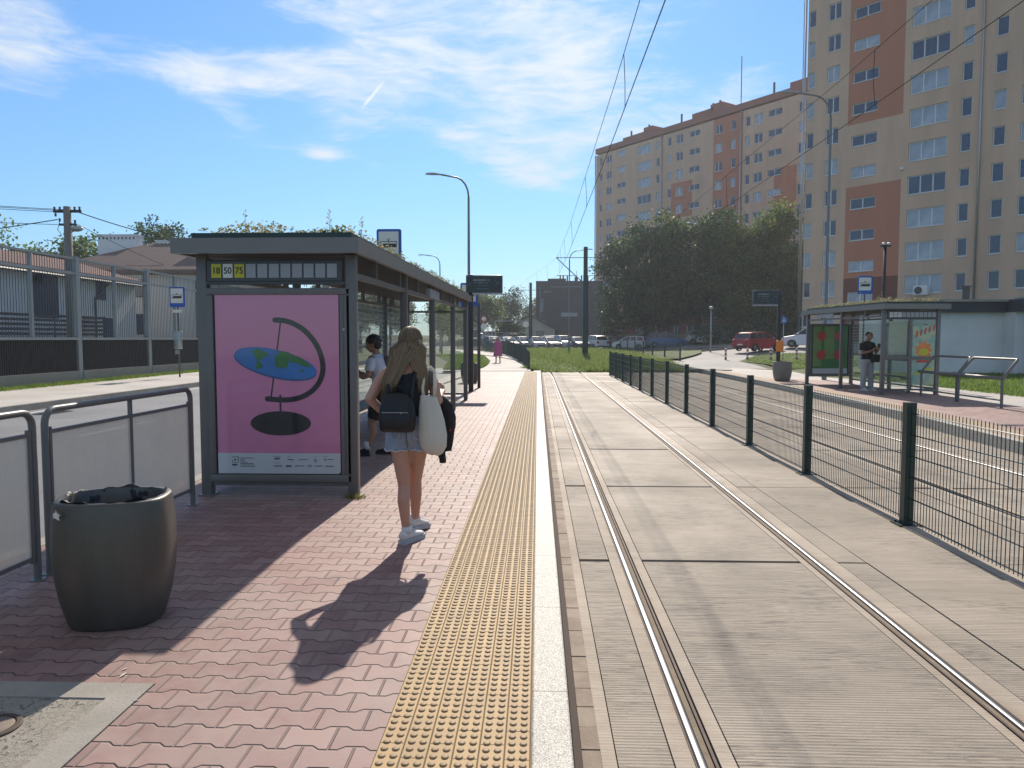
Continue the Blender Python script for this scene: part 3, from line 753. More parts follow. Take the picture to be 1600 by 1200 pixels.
rows1 = [6.03+LS*k for k in range(-1, 11)]
cols1 = []
for base in (0,):
    cols1 += [(.03,.72,1,0,1.4),(1.88,3.06,2,0,1.4),(4.25,6.45,2,-.86,.92),(9.05,11.95,3,0,1.5),(12.9,13.65,1,0,1.42),(15.15,15.97,1,0,1.42),(16.95,18.3,2,0,1.42),(19.8,22.0,2,-.86,.92),(24.6,27.5,3,0,1.5),(28.4,29.2,1,0,1.42)]
zone1 = [(3.88,8.53,6.85,14.76,1),(3.88,8.53,20.1,34,1),(3.88,8.53,1,6.85,2),(19.4,24.1,6.85,14.76,1)]
t1 = tower('apartment_tower', 'near beige and orange apartment tower rising out of the frame at the right', (24.5,69.5), 41, 31, 12, 1.0, 35.2, cols1, rows1, zone1,
      wprio=lambda w: (w[0] > 17.5)*50+w[5]*1.0+(w[5] > 9)*30)
mb = MB(); mb.tube([(-.18,-.10,0),(-.18,-.10,34)], .09, 8); mb.tube([(-.42,-.02,0),(-.42,-.02,34)], .05, 6); mb.build('drainpipe', GALV, t1, True)
MB().tube([(14.3,-.10,0),(14.3,-.10,34)], .08, 8).build('drainpipe', GALV, t1, True)
mb = MB(); mb.bbox(0,1.1,-.42,-.08,0,.78,.03); o = mb.build('air_conditioner', WFRAME, t1, True, 30); o.location = (9.95,-.06,4.1)
MB().lathe([(.30,0),(.30,.03),(.0005,.03)], n=24, caps=False).build('fan_grille', DGREY, o).matrix_local = Matrix.Translation((.42,-.425,.39)) @ Matrix.Rotation(R(90), 4, 'X')
mb = MB(); mb.box(5.0,8.4,-.06,.1,0,2.4); mb.build('entrance', MAROON, t1)
mb = MB(); mb.bbox(8.5,8.75,-.25,-.06,0,.2,.02); o = mb.build('wall_lamp', WHITEP, t1); o.location = (.0,0,15.5-1)
rows2 = [32.85-2.72*k for k in range(0, 12)]
cols2 = [(.9,1.6,1,0,1.35),(2.7,4.0,2,0,1.35),(5.4,7.55,2,.45,.9),(10.4,13.5,3,-.05,1.45),(14.65,15.35,1,0,1.35),(17.1,17.85,1,0,1.35),(18.9,20.3,2,0,1.35),(21.6,23.65,2,.15,.9),
         (26.6,27.9,2,-.3,1.35),(29.5,30.35,1,-.3,1.35),(32.0,32.8,1,-.4,1.35),(33.5,34.9,2,-.4,1.35),(35.8,38.0,2,-.2,.9),(40.5,43.4,3,-.4,1.4)]
zone2 = [(26.3,31.6,17.5,34.1,1),(17.9,22.3,20.6,26.1,1),(36.9,40.4,19.0,25.0,1),(-1,50,1,7.0,2),(4.2,9,6,7.0,1)]
t2 = tower('apartment_block', 'long beige and orange apartment block behind the dark trees', (10.4,134), 37, 46, 12, 1.4, 34.1, cols2, rows2, zone2,
      wprio=lambda w: w[5]+(w[0] > 35)*6, maxw=100)
mb = MB(); mb.box(-.12,46.1,-.12,12.1,32.95,33.85); mb.build('parapet', REDTOP, t2)
r3 = random.Random(5)
for (u, w, h) in ((5.5,6.2,.9),(10.5,2.0,1.5),(21,4.2,1.2),(24.6,2.2,1.7),(38.3,4.5,1.2),(42,3.0,2.2)):
    mb = MB(); mb.box(u,u+w,1.2,5,33.85,33.85+h); mb.build('lift_house', REDTOP, t2)
for u in (7.2,11.4,24.8,26.1,18.5,35.5,43.5,41.0): MB().tube([(u,1.6,33.85),(u,1.6,35.1+r3.random()*.9)], .16, 6).build('vent_stack', DGREY, t2)
for u, h in ((28.8,8.0),(40.6,8.5)):
    mb = MB(); mb.tube([(u,3,33.85),(u,3,33.85+h)], .07, 5); mb.tube([(u-.5,3,33.85+h*.8),(u+.5,3,33.85+h*.8)], .04, 4); mb.build('mast', DGREY, t2)
for u in (15.9,31.3): MB().tube([(u,-.12,0),(u,-.12,32.7)], .13, 6).build('drainpipe', GALV, t2, True)
MB().tube([(-.1,-.1,0),(-.1,-.1,32.7)], .1, 6).build('drainpipe', GALV, t2, True)

# dark grey building at the far end, low houses beside it
def house(name, label, cat, c, w, d, h, rz, wall, roofm, ridge, over=.35, axis='x', wins=(), chim=(), z=None):
    z = hgt(*c) if z is None else z
    t = thing(name, label, cat, (c[0], c[1], z), rz)
    mb = MB(); mb.box(-w/2,w/2,-d/2,d/2,-1,h)
    if ridge and axis == 'y': mb.prism([(-w/2,-d/2,h),(w/2,-d/2,h),(0,-d/2,h+ridge)], (0,d,0))
    elif ridge and axis == 'x': mb.prism([(-w/2,-d/2,h),(-w/2,d/2,h),(-w/2,0,h+ridge)], (w,0,0))
    mb.build('wall', wall, t)
    mb = MB()
    if axis == 'flat': mb.box(-w/2-over/2,w/2+over/2,-d/2-over/2,d/2+over/2,h,h+.35)
    elif axis == 'hip':
        a, b, e = w/2+over, d/2+over, min(w, d)*.5
        mb.add([(-a,-b,h),(a,-b,h),(a,b,h),(-a,b,h),(-a+e,0,h+ridge),(a-e,0,h+ridge),(-a,-b,h-.3),(a,-b,h-.3),(a,b,h-.3),(-a,b,h-.3)], [(0,1,5,4),(1,2,5),(2,3,4,5),(3,0,4),(6,7,1,0),(7,8,2,1),(8,9,3,2),(9,6,0,3),(9,8,7,6)])
    else:
        n = d/2 if axis == 'x' else w/2; L = (w if axis == 'x' else d)/2+over; k = ridge/n
        for s_ in (-1, 1):
            P = [(s_*(n+over), h-over*k+.05), (0, h+ridge+.05), (0, h+ridge+.2), (s_*(n+over), h-over*k+.2)]
            if axis == 'x': mb.prism([(-L, a, b) for a, b in P], (2*L,0,0))
            else: mb.prism([(a, -L, b) for a, b in P], (0,2*L,0))
    rf = mb.build('roof', roofm, t)
    for (x, y, zz, cw, cd, ch) in chim:
        mb = MB(); mb.box(x-cw/2,x+cw/2,y-cd/2,y+cd/2,zz,zz+ch); mb.box(x-cw/2-.06,x+cw/2+.06,y-cd/2-.06,y+cd/2+.06,zz+ch,zz+ch+.1)
        for q in range(int(cw/.3)): mb.box(x-cw/2+.08+q*.3,x-cw/2+.2+q*.3,y-cd/2-.01,y+cd/2+.01,zz+ch-.28,zz+ch-.12, 1)
        mb.build('chimney', [WHITEP, BLACKM], rf)
    for (face, u, zz, ww, hh) in wins:
        f = MB(); p = MB()
        def bx(M, a, b, y0, y1, c0, c1):
            if face == 'f': M.box(a, b, -d/2-y1, -d/2-y0, c0, c1)
            else: M.box(w/2+y0, w/2+y1, a, b, c0, c1)
        bx(f, u-ww/2-.07, u+ww/2+.07, .0, .03, zz-.07, zz+hh+.07); bx(p, u-ww/2, u+ww/2, .03, .05, zz, zz+hh)
        fo = f.build('window', DGREY if wall is not GREYW else PANELG, t); p.build('pane', GLASSW, fo)
    return t
GREYW = pm('dark_grey_render', (.075,.085,.095), .85, 0, .08, .3)
CREAM = pm('cream_render', (.50,.46,.38), .85, 0, .1, .5)
WHITEW = pm('white_render', (.76,.75,.72), .85, 0, .06, .5, .003, 40)
def tiles(name, c):
    m, bs = newmat(name); x, y, z = coords(); n = noise(vec(x, y, z), 2.2, 5, .65)
    w = xfrac(y*3.3); l = xfrac(x*3.3+z*0); setc(bs, scalec(c, (n-.5)*.5+1.0-sstep(xabs(w-.5), .38, .5)*.35)); bs.inputs['Roughness'].default_value = .8; bump(bs, w+xabs(l-.5), .03); return m
TILE = tiles('red_roof_tile', (.14,.06,.045)); TILEB = tiles('brown_roof_tile', (.15,.10,.085))
gh = house('dark_building', 'dark grey flat roofed building behind the row of parked cars', 'building', (5.3,131), 11.2, 14, 8.7, 0, GREYW, GREYW, 0, .0, 'flat',
      wins=(('f',-3.6,7.2,.9,.12),('f',-4.6,4.0,.25,2.0),('f',-4.2,.8,.3,1.6)))
for q in ((-3.6,-.5,9.6),(1.0,1.5,9.9),(2.8,3.3,10.1)): MB().box(q[0],q[1],-5,-3.6,8.95,q[2]).build('chimney', DGREY, gh)
for u in (-1.5,-1.0,-.3,2.1,2.5): MB().tube([(u,-5.4,9),(u,-5.4,10.1)], .12, 6).build('vent_stack', DGREY, gh)
mb = MB(); mb.tube([(-3.0,-7.06,8.05),(1.9,-7.06,8.05)], .05, 5); mb.tube([(-4.9,-7.06,2),(-4.9,-7.06,8)], .06, 5); mb.tube([(3.1,-7.06,0),(3.1,-7.06,8.5)], .09, 6); mb.build('pipe', PANELG, gh)
house('white_house', 'low white house with steep dark gable roof left of the dark grey building', 'house', (-1.2,123), 8.0, 8, 1.2, 0, CREAM, GREYW, 2.2, .4, 'y', wins=(('f',1.6,.2,1.2,.7),))
house('cream_house', 'cream house with pale hip roof half hidden by far trees', 'house', (-15.5,150), 9.0, 8, 6.8, .1, CREAM, TILEB, 2.6, .4, 'hip', wins=(('f',-1.2,3.9,.8,1.1),('f',2.0,3.9,.8,1.1),('f',-1.2,1.2,.8,1.1)))
# houses behind the noise barrier (facade parallel to the road)
HA = house('terraced_house', 'white two storey house with red tiled roof and dark slatted balcony behind the barrier', 'house', (-30.5,34.5), 9, 25, 5.45, 0, WHITEW, TILE, 1.25, .45, 'y',
      wins=[('s',v,zz,ww,hh) for v, zz, ww, hh in ((-9,3.0,2.2,2.1),(-4.6,3.0,2.6,2.1),(-5.8,4.75,.8,.5),(3.6,3.0,2.2,2.1),(3.0,4.75,1.0,.5),(8.7,4.2,.9,1.1),(1.5,.5,1.6,1.1),(4.2,.5,1.2,1.1),(-6,.5,2.4,1.1),(9.3,1.9,.9,1.1))])
mb = MB(); bal = []
for y0, y1 in ((-11,-2.6),(-1.9,6.9)):
    mb = MB()
    for k in range(5): mb.box(5.78,5.82,y0,y1,2.0+.23*k,2.13+.23*k)
    for y in (y0,(y0+y1)/2,y1): mb.box(5.74,5.78,y-.04,y+.04,1.85,3.1)
    for y in (y0,y1):
        for k in range(5): mb.box(4.5,5.74,y-.02,y+.02,2.0+.23*k,2.13+.23*k)
    mb.box(4.5,5.74,y0,y1,1.78,1.9)
    mb.build('balcony', pm('navy_slats', (.012,.02,.04), .5, 0, .1, 5), HA)
mb = MB(); mb.tube([(4.6,8.0,0),(4.6,8.0,4.2),(4.75,9.2,5.2)], .06, 6); mb.tube([(4.98,-12.9,5.2),(4.98,12.9,5.2)], .08, 6); mb.build('gutter', DGREY, HA)
HB = house('far_white_house', 'white house with hipped brown roof and two white chimneys beyond the slatted balcony', 'house', (-29.0,58), 11, 14, 6.1, 0, WHITEW, TILEB, 3.0, .7, 'hip',
      wins=(('f',-2.4,4.3,.9,1.1),('f',-2.5,1.7,1.2,1.4),('f',1.2,1.7,1.1,1.3),('f',1.2,4.3,.9,1.1)),
      chim=((-3.6,-1.0,6.9,3.0,1.0,2.4),(.2,-.5,7.3,2.0,.9,1.6),(4.4,-3,7.0,1.6,.9,1.8)))
MB().tube([(5.3,-7.08,0),(5.3,-7.08,6)], .12, 6).build('drainpipe', DGREY, HB)
# white kiosk building at the right
kz = -.2
kb = thing('kiosk_building', 'low white building with dark roof band behind the opposite stop', 'building', (17,34.2,kz))
KW = pm('white_stained_render', (.76,.75,.74), .85, 0, .16, .7, .003, 30); 
mb = MB(); mb.box(-.2,4.05,0,5,0,2.95); mb.box(4.05,12,-.9,5,0,2.95); mb.build('wall', KW, kb)
mb = MB(); mb.box(-.3,4.0,-.35,5.1,2.95,3.42); mb.box(4.0,12.2,-1.4,5.1,2.95,3.5); mb.build('roof_band', pm('navy_fascia', (.022,.03,.045), .6, 0, .2, 4), kb)
mb = MB(); mb.box(-.5,4.2,-.5,5.2,3.42,3.52); mb.box(4.2,12.4,-1.6,5.2,3.5,3.6); rf = mb.build('roof', CONC, kb)
mb = MB(); mb.tube([(2.6,.4,3.5),(2.6,.4,4.1)], .16, 8); mb.tube([(2.6,.4,4.1),(2.6,.4,4.18)], .22, 8); mb.build('vent_pipe', DGREY, rf)
MB().lathe([(.1,0),(.08,.08)], (.6,-.05,2.35), 10).build('lamp', DGREY, kb)
mb = MB(); mb.box(6.0,6.9,-1.6,-.9,2.35,2.5); mb.build('floodlight', BLACKM, kb)
vm = thing('vending_kiosk', 'grey metal ticket kiosk with glazed front at the right edge', 'kiosk', (21.6,32.3,kz))
mb = MB(); mb.bbox(0,2.4,0,1.2,.1,2.55,.03); mb.build('body', PANELG, vm, True, 30)
MB().box(.12,2.3,-.02,.0,1.2,2.35).build('window', pm('dark_glass', (.09,.11,.12), .1, 0, .1, 2), vm)
mb = MB(); mb.box(-.05,2.45,-.05,1.25,2.55,2.66); mb.box(-.02,2.42,-.04,-.005,1.08,1.16); mb.box(-.02,2.42,-.04,-.005,.05,.14); mb.build('trim', GALV, vm)
mb = MB(); mb.box(.35,.4,-.03,-.021,1.45,2.15); mb.box(.35,1.6,-.03,-.021,1.45,1.49); mb.box(.35,1.6,-.03,-.021,2.11,2.15); mb.box(.6,.95,-.032,-.0215,1.95,2.02); mb.box(.75,1.3,-.032,-.0215,1.58,1.68); mb.build('notice', WHITEP, vm)

# ------------------------------------------------------------ noise barrier
NBX = -16.6
nb = thing('noise_barrier', 'tall noise barrier of grey posts, striped clear panels and dark ribbed lower panels', 'barrier', (NBX, 26, 0))
CONCB = pm('barrier_base_concrete', (.22,.22,.20), .85, 0, .15, 2, .003, 60)
RIBM = pm('ribbed_panel', (.028,.027,.028), .7, 0, .12, 3); POSTM = pm('barrier_post_paint', (.24,.27,.28), .45, 0, .08, 3); RAILM = pm('barrier_rail', (.30,.33,.35), .4, .3, .08, 3)
for k in range(-3, 9):
    yc = .05+4.8*k; y0, y1 = yc, yc+4.8
    MB().box(-.09,.11,y0-.11,y0+.11,0,4.5).build('post', POSTM, nb)
    MB().box(-.03,.07,(y0+y1)/2-.05,(y0+y1)/2+.05,1.6,4.4).build('mullion', POSTM, nb)
    MB().box(-.08,.13,y0+.111,y1-.111,-.1,.41).build('base_block', CONCB, nb)
    mb = MB(); mb.box(-.05,.02,y0+.111,y1-.111,.41,1.52)
    n = 44
    for q in range(n): a = y0+.14+q*(4.52/n); mb.box(.02,.055,a,a+.055,.43,1.5)
    mb.build('ribbed_panel', RIBM, nb)
    mb = MB(); mb.box(-.05,.12,y0+.111,y1-.111,1.525,1.61); mb.box(-.03,.1,y0+.111,y1-.111,3.84,3.94); mb.box(-.03,.08,y0+.111,y1-.111,4.38,4.45); mb.build('rail', RAILM, nb)
    mb = MB()
    for q in range(35):
        a = y0+.17+q*.13
        if abs(a-(y0+y1)/2) > .07: mb.box(.0,.018,a,a+.012,1.61,3.84); mb.box(.0,.018,a,a+.012,3.94,4.38)
    mb.build('bar', DGREY, nb)
# ------------------------------------------------------------ welded mesh fences
def mesh_fence(name, label, pts, h=1.10, post=.10, step=.05, z0=None, dens=None, hz=(.06,.26,.46,.66,.86,1.06)):
    x0, y0 = pts[0]; zz = z0 if z0 is not None else None
    t = thing(name, label, 'fence', (x0, y0, z0 if z0 is not None else hgt(x0, y0)))
    base = t.location.z
    for i, (x, y) in enumerate(pts):
        zg = (z0 if z0 is not None else hgt(x, y))-base
        nx = pts[min(i+1, len(pts)-1)]; pv = pts[max(0, i-1)]; an = math.atan2(nx[1]-pv[1], nx[0]-pv[0])-R(90)
        p = MB(); p.cbox((0,0,h/2+.03), (post*.72,post*.7,h+.06)); p.cbox((post*.38,0,h/2+.06), (.006,.05,h-.02), 1)
        p.cbox((0,0,.006), (post*1.7,post*1.5,.012))
        for q in range(5): p.cbox((post*.40,0,.15+q*.22), (.014,.03,.03), 1)
        for sx in (-1,1): p.tube([(sx*post*.6,post*.45,.0),(sx*post*.6,post*.45,.03)], .012, 6)
        o = p.build('post', [DGREEN, BLACKM], t); o.location = (x-x0, y-y0, zg); o.rotation_euler = (0,0,an)
        if i < len(pts)-1:
            q = MB(); xb, yb = pts[i+1]; L = math.hypot(xb-x, yb-y); zb2 = (z0 if z0 is not None else hgt(xb, yb))-base
            n = int(L/step)
            for k in range(1, n):
                f = k/n; px, py, pz = (xb-x)*f, (yb-y)*f, (zb2-zg)*f; ww = .0026 if step < .06 else .004
                q.box(px-ww, px+ww, py-ww, py+ww, pz+.03, pz+h+.015)
            dx, dy = (xb-x)/L, (yb-y)/L
            for z in hz:
                for s_ in (-1, 1):
                    ox, oy = -dy*.007*s_, dx*.007*s_
                    q.tube([(ox,oy,z),(xb-x+ox,yb-y+oy,zb2-zg+z)], .0042, 4)
            o = q.build('mesh_panel', DGREEN, t); o.location = (x-x0, y-y0, zg)
    return t
fp = [(3.5, 7.02+2.6*k) for k in range(-3, 12)]
fp = [(x, y if k > 2 else y) for k, (x, y) in enumerate(fp)]
mesh_fence('mesh_fence', 'long dark green welded mesh fence between the two tram tracks', fp, 1.10, .125, z0=TZ+.0)
mesh_fence('mesh_fence', 'far green mesh fence along the lawn by the opposite crossing', [(9.6,50),(9.05,52.8),(8.6,55.5),(8.3,58.2),(8.0,60.9),(7.7,63.6),(7.4,66.3)], 1.1, .12, .1, None)
mesh_fence('curved_fence', 'dark mesh fence curving away left beside the pale footpath', [(-.45,37.9),(-.55,40.5),(-.8,44.5),(-1.2,49),(-1.75,54),(-2.5,59.5),(-3.6,66),(-5.2,74),(-7.4,83),(-10,92),(-14,101),(-19,108)], 1.12, .14, .07, None, hz=(.05,.22,.39,.56,.73,.90,1.07))

# ------------------------------------------------------------ tram / bus shelters
ROOFM = pm('roof_fascia_grey', (.185,.178,.165), .38, 0, .09, 2.5, .0005, 90)
SLATM = pm('ceiling_slat', (.085,.085,.085), .6, 0, .2, 6)
def ad_frame(root, name, x0, x1, z0, z1, y, fy=-1, visible='poster', col=None):
    """illuminated-type poster case standing across the shelter end, facing fy"""
    d = .12
    w, h = x1-x0, z1-z0; f = .065
    mb = MB(); mb.bbox(0,w,-d/2,d/2,0,f+.01,.008); mb.bbox(0,w,-d/2,d/2,h-f,h,.008); mb.bbox(0,f,-d/2,d/2,f+.011,h-f-.001,.008); mb.bbox(w-f,w,-d/2,d/2,f+.011,h-f-.001,.008); mb.box(f,w-f,d/2-.02,d/2-.005,f,h-f)
    c = mb.build(name, GREY, root, True, 30); c.location = (x0, y, z0)
    return c, w, h, f, d
def shelter(name, label, loc, rz, L, Wd, posts, side, slope=.0, nums=None, loc_label=None):
    """local frame: x=0 front post line, back at x = side*Wd, y along the platform from the near end"""
    t = thing(name, label, 'shelter', loc, rz); s_ = side
    zt = lambda y: 2.33+slope*y
    def b(mb, xa, xb, *a, **k): mb.bbox(min(s_*xa, s_*xb), max(s_*xa, s_*xb), *a, **k)
    for i, y in enumerate(posts):
        w = .1 if i in (0, len(posts)-1) else .075
        p = MB(); b(p, -.04, .06, y, y+w, 0, zt(y)+.06, .008); p.bbox(min(0,0)-.075,.075,y-.03,y+w+.03,0,.012,.003); p.build('post', GREY, t, True, 30)
        p = MB(); b(p, Wd-.05, Wd+.05, y, y+w, 0, zt(y)+.06, .008); p.bbox(s_*Wd-.075,s_*Wd+.075,y-.03,y+w+.03,0,.012,.003); p.build('post', GREY, t, True, 30)
    def beam(x, z, h=.07, w=.06, m=GREY, nm='beam'):
        mb = MB(); x0, x1 = sorted((s_*(x-w/2), s_*(x+w/2)))
        mb.add([(x0,.02,z),(x1,.02,z),(x1,L,z+slope*L),(x0,L,z+slope*L),(x0,.02,z+h),(x1,.02,z+h),(x1,L,z+h+slope*L),(x0,L,z+h+slope*L)], [(0,3,2,1),(4,5,6,7),(0,1,5,4),(1,2,6,5),(2,3,7,6),(3,0,4,7)])
        mb.build(nm, m, t)
    beam(.01, 2.165, .055); beam(Wd, 2.165, .055); beam(Wd, .14, .05); beam(Wd, 1.0, .07, .04, PANELG, 'rail')
    # hangers between beam and roof
    y = 1.0
    while y < L:
        for x in (0, Wd): xx = s_*x; MB().box(xx-.03, xx+.03, y, y+.05, 2.22+slope*y, 2.40+slope*y).build('hanger', GREY, t)
        y += 1.43
    # roof: fascia ring, slatted ceiling, planted tray
    x0, x1 = sorted((s_*-.12, s_*(Wd+.20))); y0, y1 = -.2, L+.25
    def slab(mb, xa, xb, ya, yb, za, zb, mi=0):
        mb.add([(xa,ya,za+slope*ya),(xb,ya,za+slope*ya),(xb,yb,za+slope*yb),(xa,yb,za+slope*yb),(xa,ya,zb+slope*ya),(xb,ya,zb+slope*ya),(xb,yb,zb+slope*yb),(xa,yb,zb+slope*yb)], [(0,3,2,1),(4,5,6,7),(0,1,5,4),(1,2,6,5),(2,3,7,6),(3,0,4,7)], mi)
    rf = MB(); e = .05
    slab(rf, x0, x1, y0, y0+e, 2.385, 2.53); slab(rf, x0, x1, y1-e, y1, 2.385, 2.53); slab(rf, x0, x0+e, y0+e, y1-e, 2.385, 2.53); slab(rf, x1-e, x1, y0+e, y1-e, 2.385, 2.53)
    slab(rf, x0+e, x1-e, y0+e, y1-e, 2.47, 2.515)
    r = rf.build('roof', ROOFM, t)
    mb = MB(); y = y0+.2
    while y < y1-.1: slab(mb, x0+.06, x1-.06, y, y+.06, 2.40, 2.435); y += .14
    mb.build('ceiling_slats', SLATM, r)
    tr = MB(); slab(tr, x0+.14, x1-.10, y0+.14, y1-.14, 2.53, 2.595); tr.build('planting_tray', DGREEN, r)
    # sedum and weeds
    rg = random.Random(int(loc[0]*10)); mb = MB(); area = (x1-x0)*(y1-y0)
    for _ in range(int(1500*area/18)):
        px = rg.uniform(x0+.2, x1-.15); py = rg.uniform(y0+.2, y1-.2); z = 2.59+slope*py; cl = .5+.5*math.sin(px*5.1+py*2.3)*math.cos(py*1.1)
        for q in range(7):
            a = rg.uniform(0, 6.28); hh = rg.uniform(.01,.06)+.10*cl*rg.random(); l = rg.uniform(.012,.028)
            cx, cy, cz = px+rg.uniform(-.05,.05), py+rg.uniform(-.05,.05), z+hh; ux, uy = math.cos(a)*l, math.sin(a)*l; tl = rg.uniform(-.02,.02)
            mb.add([(cx-ux,cy-uy,cz-tl),(cx+uy*.6,cy-ux*.6,cz),(cx+ux,cy+uy,cz+tl),(cx-uy*.6,cy+ux*.6,cz+.01)], [(0,1,2,3)], 0 if rg.random() < .65 else 1)
    for _ in range(int(9*L/11)+3):
        px = rg.uniform(x0+.3, x1-.3); py = rg.uniform(y0+.3, y1-.3); hh = rg.uniform(.15,.38); z = 2.59+slope*py
        if _ == 0: px, py, hh = s_*.55, 1.2, .36
        if _ == 1: px, py, hh = s_*.42, 2.2, .40
        mb.tube([(px,py,z),(px+.01,py,z+hh)], [.004,.001], 3, 1)
        for q in range(int(hh*70)):
            a = rg.uniform(0,6.28); zz = z+.03+rg.random()*(hh-.03); l = .02+.05*(1-(zz-z)/hh)
            mb.add([(px,py,zz),(px+math.cos(a)*l,py+math.sin(a)*l,zz+.012),(px+math.cos(a+.5)*l*.8,py+math.sin(a+.5)*l*.8,zz+.03)], [(0,1,2)], rg.randint(0,1))
    mb.build('roof_plants', [leafmat('sedum_green', (.12,.16,.05), (.30,.30,.14), .45, 3), leafmat('sedum_straw', (.34,.27,.14), (.42,.36,.22), .4, 3)], r, kind='stuff')
    # back glass
    for i in range(len(posts)-1):
        ya, yb = posts[i]+.1, posts[i+1]
        g = MB(); xx = s_*Wd; g.box(xx-.005, xx+.005, ya, yb, .2, .995); g.box(xx-.005, xx+.005, ya, yb, 1.075, 2.14+slope*ya); g.build('glass_pane', DGLASS, t)
    # number plates at the near end
    nx = (.13, Wd-.10); pw = (nx[1]-nx[0])
    xa, xb = sorted((s_*nx[0], s_*nx[1])); mb = MB()
    mb.bbox(min(s_*.05,s_*(Wd-.05)), max(s_*.05,s_*(Wd-.05)), .0, .06, 2.10, 2.13, .004)
    mb.bbox(xa-.04, xb+.04, -.005, .05, 2.131, 2.335, .006); ph = mb.build('number_panel', DGREY, t)
    n = 11; cw = pw/n
    for k in range(n):
        cx = xa+cw*(k+.5); m = PANELG
        if nums and k in nums: m = YELLOW if nums[k][1] == 'y' else SIGNW
        mb = MB(); mb.box(cx-cw*.42, cx+cw*.42, -.012, -.0055, 2.165, 2.30); pl = mb.build('number_plate', m, t)
        if nums and k in nums: textmesh('digits', nums[k][0], .088, BLACKM if nums[k][1] != 'g' else PANELG, pl, (cx, -.0135, 2.232), (R(90),0,0), .0008, sx=.92, bold=1.5)
    return t
sh1 = shelter('tram_shelter', 'long grey tram shelter with planted roof and pink poster on the near platform', (-1.82,7.18,0), 0, 11.55, 1.49, [0,2.85,5.55,8.67,11.45], -1, .011, {0:('18','y'),1:('50','w'),2:('75','y')})
# end case with the pink globe poster
c, w, h, f, d = ad_frame(sh1, 'poster_case', -1.45, -.02, .14, 2.065, .06)
POSTER = pm('pink_poster_paper', (.62,.215,.365), .5, 0, .05, 3, coat=1.0); POSTW = pm('white_poster_paper', (.55,.60,.62), .5, 0, .03, 3, coat=1.0)
PB = pm('poster_black', (.010,.010,.012), .5, 0, .1, 3, coat=1.0); PBL = pm('poster_blue', (.025,.15,.42), .5, 0, .35, 2.5, coat=1.0); PG = pm('poster_green', (.03,.16,.04), .5, 0, .3, 9, coat=1.0); PBD = pm('poster_blue_rim', (.02,.09,.26), .5, 0, .1, 3, coat=1.0)
px0, px1, pz0, pz1 = .082, 1.315, .085, 1.86      # visible sheet, case-local
YF = -.045
po = MB(); po.prism(rrect(px0, px1, pz0, pz1, .03, YF, 5, (0,0,0,1)), (0,.004,0)); po.build('poster', POSTER, c); pst = c
po = MB(); po.box(px0-.012,px1+.012,YF+.006,YF+.012,pz0-.012,pz1+.012); po.build('poster_backing', BLACKM, c); MB().box(px1+.013,w-f-.001,-.055,-.02,f+.012,h-f-.002).build('bezel', GREY, c)
mb = MB(); mb.prism(rrect(px0,px1,pz0,pz0+.205,.03,YF-.003,5,(0,0,0,1)), (0,.002,0)); ft = mb.build('footer', POSTW, pst)
def pq(px, py):   # photo pixel on the poster -> poster plane (flat artwork)
    return px0+(px-336)/(529-336)*(px1-px0), pz1-(py-459)/(739-459)*(pz1-pz0)
def ell(cx, cy, rx, ry, rot, n=40):
    return [(cx+rx*math.cos(2*math.pi*k/n)*math.cos(rot)-ry*math.sin(2*math.pi*k/n)*math.sin(rot), cy+rx*math.cos(2*math.pi*k/n)*math.sin(rot)+ry*math.sin(2*math.pi*k/n)*math.cos(rot)) for k in range(n)]
art = MB()
def flatpoly(mb, P, lay, mi): mb.prism([(x, YF-.0012-.0012*lay, z) for x, z in P][::-1], (0,.001,0), mi)
U = (px1-px0)/193
cx, cz = pq(436, 659.5); flatpoly(art, ell(cx, cz, 47.5*U, 19*U, 0), 1, 0)
arc = []; 
A = [(430,498),(444,498.5),(458,503),(474,512),(489,528),(499,546),(504,566),(503,582),(497,597),(486,609),(471,618),(455,622),(440,623),(416,621)]
def smooth(P, it=2):
    for _ in range(it):
        Q = [P[0]]
        for a, b_ in zip(P[:-1], P[1:]): Q += [(a[0]*.75+b_[0]*.25, a[1]*.75+b_[1]*.25), (a[0]*.25+b_[0]*.75, a[1]*.25+b_[1]*.75)]
        P = Q+[P[-1]]
    return P
def stroke(mb, P, w, lay, mi):
    P = [pq(*p) for p in smooth(P)] if len(P) > 2 else [pq(*p) for p in P]
    for k in range(len(P)-1):
        a = Vector(P[k]); b_ = Vector(P[k+1]); t_ = (b_-a).normalized(); nn = Vector((-t_.y, t_.x))*w/2
        flatpoly(mb, [tuple(a-nn), tuple(b_-nn), tuple(b_+nn), tuple(a+nn)], lay+(.1 if k % 2 else 0), mi)
    for e in (P[0], P[-1]): flatpoly(mb, ell(e[0], e[1], w/2, w/2, 0, 14), lay+.2, mi)
stroke(art, A, 8.0*U, 1.5, 0); stroke(art, [(439,498),(421,622)], 2.2*U, .6, 0); stroke(art, [(436,616),(436,645)], 3*U, 1.2, 0)
cx, cz = pq(429, 567); flatpoly(art, ell(cx, cz, 66*U, 21.5*U, -R(13)), 2.2, 3); cx, cz = pq(429.5, 565); flatpoly(art, ell(cx, cz, 65.5*U, 20.5*U, -R(13)), 3, 1)
for P in ([(394,545),(402,542),(412,547),(420,552),(411,556),(404,562),(398,556)],[(399,561),(406,563),(410,571),(404,574),(398,574),(400,567)],
          [(432,551),(440,546),(452,549),(452,560),(447,572),(440,573),(430,571),(429,560)],[(452,550),(468,556),(482,566),(486,572),(472,570),(462,564),(454,566)],[(466,576),(474,575),(472,580)]):
    flatpoly(art, [pq(*p) for p in P], 3.8, 2)
art.build('artwork', [PB, PBL, PG, PBD], pst)
mb = MB(); TX = 'footer_ink'
